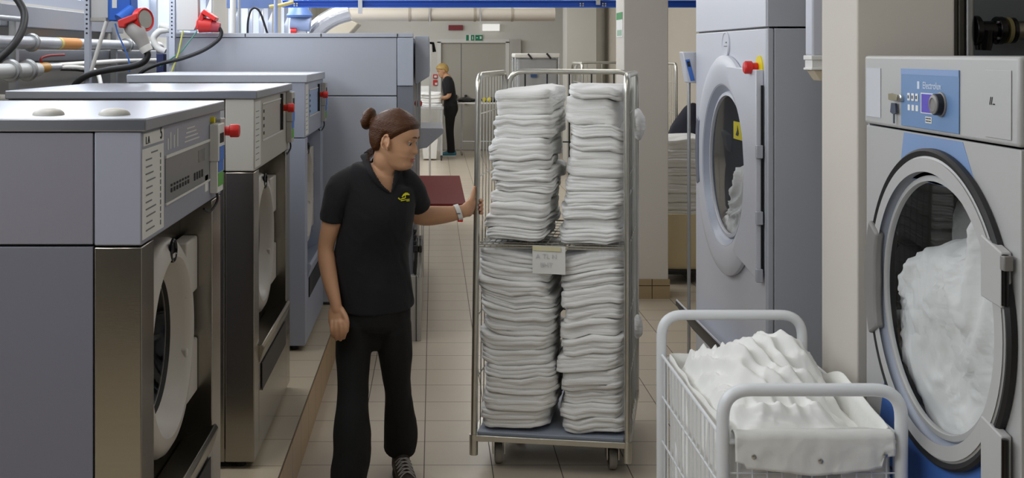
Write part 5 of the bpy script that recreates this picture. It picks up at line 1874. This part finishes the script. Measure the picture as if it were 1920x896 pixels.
pipe('hose', 'thick black hose arching down in the near corner by the window wall', crom([P(22, -12, 5.2), P(36, 4, 5.2), P(46, 28, 5.18), P(40, 60, 5.1), P(16, 94, 5.0), P(-40, 140, 4.9)], 8), .0175, BLACK, 'hose', 14)
for (px, yy, lab) in ((26, 5.55, 'grey strut standing at the wall by the thick black hose'), (214, 7.35, 'grey strut standing at the wall between the two socket boxes')):
    x = (px - VX) / F * yy
    tag(MB().box(x - .018, x + .018, yy - .02, yy + .02, PZ, 2.02).build('support_strut', GALV), lab, 'strut')


def strut(name, label, px, d, w, top=2.9):
    t = thing(name, label, 'strut', ((px - VX) / F * d, d, PZ))
    x = (px - VX) / F * d
    MB().box(x - w, x + w, d - .012, d + .03, PZ, top).build('rail_profile', pmat('strut_pale', S(186, 192, 206), .45, .3) if 'strut_pale' not in bpy.data.materials else bpy.data.materials['strut_pale'], t)
    h = MB()
    z = 1.955
    while z < 2.35:
        h.disc((x, d - .0135, z), (0, 1, 0), .0055, .002, 12)
        z += .0245
    o = h.build('punched_holes', BLACK, t)
    o['kind'] = 'stuff'
    return t


def cee(t, px, py, d, flip=False):
    pass


BOXG = pmat('box_pale_grey', S(196, 196, 196), .5)
PLUGG = pmat('plug_grey', S(176, 172, 170), .45)
PLUGR = pmat('plug_red', S(196, 42, 40), .45)
PLUGRP = pmat('plug_red_pale', S(170, 62, 74), .5)
# first box, blue, between the middle washer and the last one
d = 5.85
strut('perforated_strut', 'perforated pale strut carrying the blue socket box', 164, d, .013)
t = thing('socket_box', 'blue and grey power socket box with a big red plug hanging above the middle washer', 'socket box', tuple(P(215, 48, d)))
MB().prism([P(170, 34, d), P(203, 34, d), P(203, -70, d), P(170, -70, d)], (0, .12, 0)).build('grey_case', BOXG, t, bevel=.004)
MB().prism([P(168, 40, d), P(199, 40, d), P(199, 33, d), P(168, 33, d)], (0, .10, 0)).build('cable_entry', PANELM, t, bevel=.003)
MB().prism([P(203, 39, d - .02), P(222, 39, d - .02), P(246, 26, d - .02), P(243, -70, d - .02), P(203, -70, d - .02)], (0, .14, 0)).build('blue_case', BLUEB, t, bevel=.005)
MB().prism([P(210, 15, d - .023), P(219, 15, d - .023), P(219, -12, d - .023), P(210, -12, d - .023)], (0, .004, 0)).build('case_label', PAPER, t)
sk = MB().tube([P(252, 22, d - .02), P(228, 42, d - .06)], .045, 24, r2=.05).build('blue_socket', BLUEB, t)
ax = (P(276, 36, d - .06) - P(238, 46, d - .06)).normalized()
MB().prism([P(220, 38, d - .13), P(256, 24, d - .13), P(258, 36, d - .13), P(235, 46, d - .13), P(234, 52, d - .13), P(222, 52, d - .13)], (0, .09, 0)).build('red_collar', RED, t, bevel=.006)
MB().lathe([(0, 0), (.058, .0), (.062, .004), (.062, .040), (.058, .044), (.048, .036), (0, .036)], P(262, 38, d - .05), Vector((1, -.55, .12)), 32).build('red_flap', RED, t)
MB().lathe([(0, 0), (.048, 0), (.047, .004), (0, .005)], P(262, 38, d - .05) + Vector((1, -.55, .12)).normalized() * .0365, Vector((1, -.55, .12)), 32).build('flap_seal', PANELM, t)
h = MB()
loft(h, [P(250, 50, d - .06), P(257, 60, d - .08), P(266, 76, d - .08), P(273, 90, d - .08)], [.050, .046, .036, .030], (1, 0, 0), 24)
h.build('plug_handle', PLUGG, t, smooth=180)
MB().tube([P(271, 87, d - .08), P(277, 97, d - .08)], .033, 24, r2=.030).build('gland_nut', PLASW, t)
pipe('power_cable', 'thick black power cable running from the red plug down behind the middle steel lid', crom([P(275, 95, d - .08), P(277, 105, d - .08), P(268, 117, d - .08), P(245, 125, d - .07), P(205, 131, d - .05), P(170, 139, d - .04), P(146, 153, d - .03), P(130, 175, d - .02)], 8), .0165, BLACK, 'cable', 14)
pipe('plastic_tube', 'translucent white tube slanting down from the grey part of the blue socket box', [P(200, 40, d), P(168, 142, d)], .011, PLASW, 'tube', 12)
pipe('wire', 'thin blue wire hanging from the blue socket box', crom([P(216, 44, d), P(222, 65, d), P(234, 92, d), P(242, 115, d), P(243, 135, d)], 5), .004, STICKB, 'wire', 8)
# second box by the ironer
d = 7.165
strut('perforated_strut', 'perforated pale strut beside the ironer carrying the second socket box', 323, d + .02, .018)
t = thing('socket_box', 'pale grey socket box with a smaller red plug beside the corner of the ironer', 'socket box', tuple(P(350, 58, d)))
MB().prism([P(331, 57, d), P(364, 57, d), P(372, 40, d), P(370, -60, d), P(331, -60, d)], (0, .07, 0)).build('grey_case', BOXG, t, bevel=.004)
MB().prism([P(366, 55, d - .05), P(368, 40, d - .05), P(377, 22, d - .05), P(382, 30, d - .05), P(378, 55, d - .05)], (0, .10, 0)).build('red_socket', PLUGR, t, bevel=.006)
MB().prism([P(376, 24, d - .06), P(382, 17, d - .06), P(405, 33, d - .06), P(402, 40, d - .06)], (0, .11, 0)).build('red_flap', RED, t, bevel=.005)
MB().tube([P(374, 47, d - .01), P(398, 48, d - .01)], .050, 20, r2=.042).build('plug_body', PLUGR, t)
MB().tube([P(396, 49, d - .01), P(412, 52, d - .01)], .040, 20, r2=.030).build('plug_grip', PLUGRP, t)
pipe('power_cable', 'black cable swinging from the smaller red plug across the ironer to behind the last washer', crom([P(411, 52, d - .02), P(415, 62, d - .02), P(408, 76, d - .03), P(380, 95, d - .03), P(340, 110, d - .02), P(295, 121, d - .01), P(265, 136, d - .01), P(252, 158, d)], 8), .0125, BLACK, 'cable', 12)
pipe('wire', 'yellow wire slanting down in front of the ironer', [P(343, 58, d - .03), P(335, 98, d - .02), P(320, 140, d - .01)], .006, pmat('wire_yellow', S(200, 200, 110), .6), 'wire', 8)
pipe('wire', 'green wire slanting down from the small red plug box', [P(370, 58, d - .02), P(341, 96, d - .02), P(300, 125, d + .02)], .004, pmat('wire_green', S(80, 140, 120), .6), 'wire', 8)
pipe('corrugated_hose', 'white corrugated hose looping between the two socket boxes', crom([P(300, 47, 7.4), P(318, 55, 7.4), P(300, 58, 7.4), P(288, 72, 7.4), P(296, 90, 7.4), P(310, 97, 7.4)], 6), .022, PLASW, 'hose', 12)
tag(MB().box(P(293, 100, 7.3).x, P(307, 100, 7.3).x, 7.3, 7.42, PZ, P(293, 100, 7.3).z).build('pump_housing', pmat('navy_casing', S(30, 40, 84), .5), bevel=.006), 'dark navy pump casing beside the corner of the ironer', 'pump')
# risers and a looped cable on top of the ironer
for (px, r, m, lab) in ((437, .024, PLASW, 'fat white riser pipe standing on the ironer'), (448, .012, PIPEM, 'thin grey riser pipe standing on the ironer next to the fat white one'), (517, .016, pmat('riser_blue_grey', S(150, 166, 200), .4), 'blue-grey riser standing on the ironer near the looped cable')):
    x = (px - VX) / F * 9.0
    tag(MB().cyl((x, 9.0, 1.965), (x, 9.0, CEIL - .002), r, 16).build('riser_pipe', m), lab, 'pipe')
pipe('looped_cable', 'black cable arching in a tall loop above the ironer', crom([P(464, 68, 9.0), P(465, 40, 9.0), P(470, 20, 9.0), P(479, 15, 9.0), P(488, 24, 9.0), P(496, 46, 9.0), P(503, 68, 9.0)], 6), .009, BLACK, 'cable', 10)
tag(MB().box((425 - VX) / F * 9.4, (512 - VX) / F * 9.4, 9.4, 9.46, 2.23, 2.31).build('steel_rail', pmat('rail_blue_grey', S(92, 112, 156), .4, .3)), 'blue-grey steel rail beside the near end of the overhead blue rail', 'rail')
pipe('yellow_pipe', 'short yellow pipe rising to the end of the blue rail', [P(505, 13, 9.3), P(528, 10, 9.3), P(549, 4, 9.35)], .016, pmat('pipe_ochre', S(196, 178, 110), .5))

# ================================================================== behind the blue-panel washer
d = 4.62
pts_dark = pmat('pipe_dark_steel', (0.12, 0.115, 0.10, 1), .4, .8)
for px, r, m, lab in ((1790, .013, pts_dark, 'dark thin vertical pipe next to the near pillar'), (1801, .016, pts_dark, 'dark thicker vertical pipe between the thin one and the bright one'), (1817, .0185, GALV, 'bright galvanised vertical pipe behind the blue-panel washer')):
    x = (px - VX) / F * d
    tag(MB().cyl((x, d, 0), (x, d, CEIL - .002), r, 20).build('vertical_pipe', m), lab, 'pipe')
t = thing('pipe_valve', 'black flanged valve with a steel pipe behind the blue-panel washer', 'valve', tuple(P(1870, 95, d)))
zc = 1.85 + (100 - 57) / F * d
q = lambda px: (px - VX) / F * d
MB().tube([(q(1828), d + .02, zc), (q(1890), d + .02, zc)], .040, 24).build('valve_body', GLOSSB, t)
MB().lathe([(0, -.012), (.062, -.012), (.062, .012), (0, .012)], (q(1832), d + .02, zc), (1, 0, 0), 36).build('flange', GLOSSB, t, bevel=.003)
MB().lathe([(0, -.016), (.058, -.016), (.058, .012), (0, .012)], (q(1878), d + .02, zc), (1, 0, 0), 36).build('flange', GLOSSB, t, bevel=.003)
MB().lathe([(0, -.008), (.055, -.008), (.055, .008), (0, .008)], (q(1892), d + .02, zc), (1, 0, 0), 36).build('gasket_ring', pmat('gasket_ochre', S(150, 140, 96), .6), t)
MB().lathe([(0, -.008), (.054, -.008), (.054, .008), (0, .008)], (q(1901), d + .02, zc), (1, 0, 0), 36).build('flange', GLOSSB, t)
MB().tube([(q(1900), d + .02, zc), (q(1995), d + .02, zc)], .040, 24).build('steel_pipe', STEEL, t)
MB().tube([(q(1850), d + .02, zc), (q(1848), d + .02, zc - .082)], .045, 20, r2=.03).build('valve_bonnet', GLOSSB, t)
bl = MB()
for px in (1878,):
    for a in (45, 135, 225, 315):
        bl.cyl((q(px) - .026, d + .02 + .046 * math.cos(math.radians(a)), zc + .046 * math.sin(math.radians(a))), (q(px) - .014, d + .02 + .046 * math.cos(math.radians(a)), zc + .046 * math.sin(math.radians(a))), .006, 8)
bl.build('bolts', GALV, t)
# pale square downpipe at the back of the near pillar
d = 4.70
t = thing('downpipe', 'pale square downpipe between the near pillar and the tumble dryer', 'pipe', tuple(P(1535, 140, d)))
x0, x1 = (1517 - VX) / F * d, (1562 - VX) / F * d
MB().box(x0, x1, d - .04, d + .05, 1.84, CEIL - .002).build('square_pipe', pmat('downpipe_pale', S(196, 198, 208), .4), t, bevel=.008)
MB().box(x0 - .006, x1 + .006, d - .046, d + .056, 1.822, 1.842).box(x0 - .006, x1 + .006, d - .046, d + .056, 1.780, 1.790).build('pipe_collar', PLASW, t, bevel=.003)
MB().box(x0, x1, d - .04, d + .05, 1.79, 1.822).build('clear_section', PLASW, t)
MB().prism([(x0 + .004, d - .04, 1.78), (x1, d - .04, 1.78), (x1, d - .04, 1.735), (x0 + .035, d - .04, 1.735)], (0, .09, 0)).build('pipe_outlet', pmat('outlet_beige', S(196, 182, 158), .6), t, bevel=.003)

# notice on the far pillar
t = tag(MB().box(1.4375, 1.4395, 8.50, 8.78, 1.975, 2.165).build('wall_notice', PAPER, smooth=0), 'paper notice with a green heading on the aisle face of the far pillar', 'notice')
MB().box(1.4365, 1.4374, 8.50, 8.78, 2.11, 2.165).build('notice_heading', pmat('heading_green', S(70, 140, 84), .6), t)
MB().box(1.4365, 1.4374, 8.53, 8.75, 1.985, 2.03).build('notice_footer', pmat('footer_green', S(150, 180, 156), .6), t)

# ================================================================== by the back door
d = YB
q = lambda px, py, dd=YB - .02: P(px, py, dd)


def board(name, label, cat, px0, py0, px1, py1, mat, th=.03, dd=YB - .031):
    a, b = P(px0, py1, dd), P(px1, py0, dd)
    o = MB().box(a.x, b.x, dd, dd + th, a.z, b.z).build(name, mat, bevel=.004)
    return tag(o, label, cat)


ex = board('exit_sign', 'green and white emergency exit sign over the back door', 'sign', 873.5, 65, 905.5, 76.5, PAPER)
g = MB()
for a, b in ((874, 879), (883, 889.5), (891, 905)):
    p, r = P(a, 76, YB - .034), P(b, 65.5, YB - .034)
    g.box(p.x, r.x, YB - .034, YB - .031, p.z, r.z)
g.build('green_field', GREEN, ex)
g = MB()
for a, b, y0_, y1_ in ((899.5, 903, 68, 73), (885.5, 887, 68, 74), (893, 896, 70, 71.5)):
    p, r = P(a, y1_, YB - .037), P(b, y0_, YB - .037)
    g.box(p.x, r.x, YB - .037, YB - .034, p.z, r.z)
g.build('sign_symbol', PAPER, ex)
o = board('red_display', 'small dark red illuminated panel on the wall above the back door', 'sign', 841, 47, 868, 56.5, pmat('display_dark_red', S(92, 24, 30), .5, emit=(S(150, 30, 40), .25)), .06, YB - .061)
board('emergency_lamp', 'white glowing emergency lamp on the wall above the back door', 'lamp', 905, 45, 937, 58, pmat('lamp_glow', S(240, 240, 236), .5, emit=((1, 1, .97, 1), .75)), .08, YB - .081)
o = board('fire_sign', 'upper of the two red and white fire signs beside the back door', 'sign', 812, 139.5, 820.5, 147, PLUGR)
p, r = P(814, 145.5, YB - .033), P(819, 141.5, YB - .033)
MB().box(p.x, r.x, YB - .033, YB - .0315, p.z, r.z).build('sign_symbol', PAPER, o)
o = board('fire_sign', 'lower of the two red and white fire signs beside the back door', 'sign', 812, 150, 820.5, 160, PLUGR)
p, r = P(815.5, 159, YB - .033), P(820, 155, YB - .033)
MB().box(p.x, r.x, YB - .033, YB - .0315, p.z, r.z).build('sign_symbol', PAPER, o)
board('meter_box', 'grey meter box on the wall to the pillar side of the back door', 'box', 959, 74, 977, 112, PANELM, .12, YB - .121)
# spray gun on a white post by the ironer hood
d = 13.2
t = thing('white_post', 'slim white post with a black bracket beyond the ironer hood', 'post', (P(806, 0, d).x, d, 0))
x = P(806, 0, d).x
MB().box(x - .012, x + .012, d, d + .03, 0, 2.0).build('post', PLASW, t)
MB().prism([P(803, 78, d - .01), P(814, 79, d - .01), P(818, 97, d - .01), P(811, 98, d - .01), P(810, 83, d - .01), P(803, 82, d - .01)], (0, .04, 0)).build('black_bracket', GLOSSB, t, bevel=.004)
MB().box(x - .10, x - .012, d, d + .02, 1.34, 1.36).build('crossbar', PLASW, t)

# table with folded linen, bin under it
d = 19.3
x0, x1 = P(772, 0, d).x, P(832, 0, d).x
t = thing('linen_table', 'steel linen table the blond worker stands at', 'table', ((x0 + x1) / 2, d + .35, 0))
zt = P(800, 200, d).z
MB().box(x0, x1, d, d + .7, zt - .05, zt).build('table_top', GALV, t, bevel=.005)
for x in (x0 + .04, x1 - .04):
    for y in (d + .04, d + .66):
        l = MB().box(x - .02, x + .02, y - .02, y + .02, .09, zt - .05).build('leg', GALV, t)
        MB().lathe([(0, -.012), (.042, -.012), (.042, .012), (0, .012)], (x, y, .043), (1, 0, 0), 16).box(x - .018, x + .018, y - .012, y + .012, .05, .10).build('wheel', BLACK, l)
MB().box(x0 + .02, x1 - .02, d + .03, d + .67, .52, .55).build('lower_shelf', GALV, t)
KT = lambda u, v, z: Vector((x0 + u, d + v, z))
stack(KT, .32, .34, zt, zt + .24, .40, .5, 5, 61, 'on the linen table by the back door', 'linen on the far table', lay=(2,))
o = MB().box(P(787, 0, d + .55).x, P(806, 0, d + .55).x, d + .60, d + .63, zt, zt + .34).build('white_board', PLASW, bevel=.005)
tag(o, 'white upright board standing behind the linen on the far table', 'board')
t = thing('laundry_bin', 'white plastic laundry bin under the far linen table', 'bin', (P(812, 0, d).x, d + .3, 0))
a, b = P(790, 0, d).x, P(822, 0, d).x
MB().prism([(a + .03, d + .08, .02), (b - .03, d + .08, .02), (b, d + .08, .42), (a, d + .08, .42)], (0, .5, 0)).build('bin_body', PLASW, t, bevel=.01)
MB().box(a - .015, b + .015, d + .06, d + .60, .40, .43).build('bin_rim', PLASW, t, bevel=.006)
# second trolley table with black bags
d = 20.3
x0, x1 = P(856, 0, d).x, P(968, 0, d).x
zt = P(800, 192, d).z
t = thing('trolley_table', 'light wheeled table with black bags in front of the back door', 'table', ((x0 + x1) / 2, d + .25, 0))
MB().box(x0, x1, d, d + .5, zt - .03, zt).build('table_top', PLASW, t, bevel=.004)
for x in (x0 + .10, x1 - .05):
    for y in (d + .04, d + .46):
        l = MB().cyl((x, y, .10), (x, y, zt - .03), .016, 12).build('leg', GALV, t)
        MB().lathe([(0, -.015), (.05, -.015), (.05, .015), (0, .015)], (x, y, .051), (1, 0, 0), 16).box(x - .016, x + .016, y - .02, y + .02, .06, .11).build('wheel', CASTER, l)
MB().cyl((x0 + .1, d + .04, .25), (x1 - .05, d + .04, .25), .012, 10).build('cross_bar', GALV, t)
for k, (px, w) in enumerate(((876, .20), (930, .26))):
    c = P(px, 0, d)
    o = MB().add(*blob((c.x, d + .22, zt + .035), (w, .17, .036), 40, 20, .012, 14, 3 + k)).build('black_bag', GLOSSB, smooth=180, keep=True)
    tag(o, ('black plastic bag lying at the worker end of the wheeled table', 'longer black plastic bag lying at the cage end of the wheeled table')[k], 'bag')
for k, px in enumerate((908, 918)):
    c = P(px, 0, d - .0)
    o = MB().add(*blob((c.x, d + .05, zt + .045), (.035, .04, .045), 24, 14, .008, 20, 8 + k)).build('yellow_cloth', YEL, smooth=180, keep=True)
    tag(o, ('yellow cloth on the wheeled table, the one nearer the worker', 'yellow cloth on the wheeled table, the one nearer the cage')[k], 'cloth')
# plastic-wrapped trolley
d = 17.0
x0, x1 = P(966, 0, d).x, P(1049, 0, d).x
t = thing('wrapped_trolley', 'tall linen trolley wrapped in clear film with a white lid behind the roll cage', 'trolley', ((x0 + x1) / 2, d + .3, 0))
MB().box(x0 + .04, x1 - .02, d + .04, d + .6, .15, 1.77).build('linen_load', pmat('wrapped_linen', S(184, 184, 184), .6, var=.15, vscale=6, bump=.4, bscale=8), t, bevel=.03)
FILM = glassmat('clear_film', (.86, .87, .88, 1), .9)
MB().box(x0 + .01, x1, d + .01, d + .63, .12, 1.785).build('film_wrap', FILM, t, bevel=.02)
MB().box(x0 - .01, x1 + .01, d, d + .64, 1.785, 1.85).build('lid', PLASW, t, bevel=.015)
fr = MB()
for x in (x0 + .005, x1 - .005):
    for y in (d + .01, d + .62):
        fr.cyl((x, y, .08), (x, y, 1.79), .012, 10)
fr.box(x0, x1, d, d + .63, .10, .125)
fr.build('frame', GALV, t)
for x in (x0 + .05, x1 - .05):
    for y in (d + .08, d + .55):
        MB().lathe([(0, -.015), (.05, -.015), (.05, .015), (0, .015)], (x, y, .051), (1, 0, 0), 16).build('wheel', CASTER, t)
for (a, b) in ((992, 99), (1027, 98)):
    MB().tube([P(a - 2, b + 2, d - .01), P(a + 6, b + 12, d - .015)], .014, 8).build('black_clip', BLACK, t)
MB().prism([P(995, 136, d - .002), P(1007, 136, d - .002), P(1007, 145, d - .002), P(995, 145, d - .002)], (0, .004, 0)).build('blue_label', pmat('label_navy', S(40, 76, 120), .6), t)

# ================================================================== between the far pillar and the dryer
CO2 = Vector((1.36, 10.2, 0))
KB = lambda u, v, z: CO2 + Vector((u, v, z))
roll_cage('roll_cage', 'second wire roll cage standing behind the far pillar', KB, .86, .72, 1.755, with_shelf=False, lean=0)
t = thing('tub_trolley', 'cream plastic tub on a black wheeled base between the far pillar and the dryer', 'trolley', (2.08, 9.3, 0))
v, f = [], []
n = 40
prof = [(.78, .125), (.82, .115), (.93, .30), (.985, .535), (1.0, .555), (1.0, .565), (.96, .565), (.93, .50), (.80, .15)]
for sc, z in prof:
    for k in range(n):
        a = 2 * math.pi * k / n
        c, s = math.cos(a), math.sin(a)
        v.append((2.08 + .31 * sc * math.copysign(abs(c) ** .35, c), 9.30 + .36 * sc * math.copysign(abs(s) ** .35, s), z))
m = len(prof)
for i in range(m - 1):
    for k in range(n):
        k2 = (k + 1) % n
        f.append((i * n + k, i * n + k2, (i + 1) * n + k2, (i + 1) * n + k))
f.append(tuple(range(n - 1, -1, -1)))
f.append(tuple((m - 1) * n + k for k in range(n)))
MB().add(v, f).build('tub', CREAM, t, smooth=50)
MB().box(1.81, 2.35, 8.98, 9.62, .075, .112).build('base_frame', BLACK, t, bevel=.01)
for x in (1.86, 2.30):
    for y in (9.03, 9.57):
        w = MB().box(x - .02, x + .02, y - .012, y + .012, .04, .09).build('caster_fork', GALV, t)
        MB().lathe([(0, -.012), (.036, -.012), (.038, 0), (.036, .012), (0, .012)], (x, y, .0385), (1, 0, 0), 20).build('wheel', CASTER, w)
KC = lambda u, v, z: Vector((2.08 + u, 9.30 + v, z))
stack(KC, 0, 0, .30, 1.165, .48, .56, 12, 77, 'in the cream tub trolley', 'linen in the cream tub', lay=(2, 3))
o = MB().add(*blob((2.30, 10.0, .72), (.24, .20, .68), 48, 40, .02, 6, 4)).build('laundry_bag', pmat('navy_bag', S(22, 24, 40), .8), smooth=180, keep=True)
tag(o, 'tall dark navy laundry bag standing behind the cream tub trolley', 'bag')
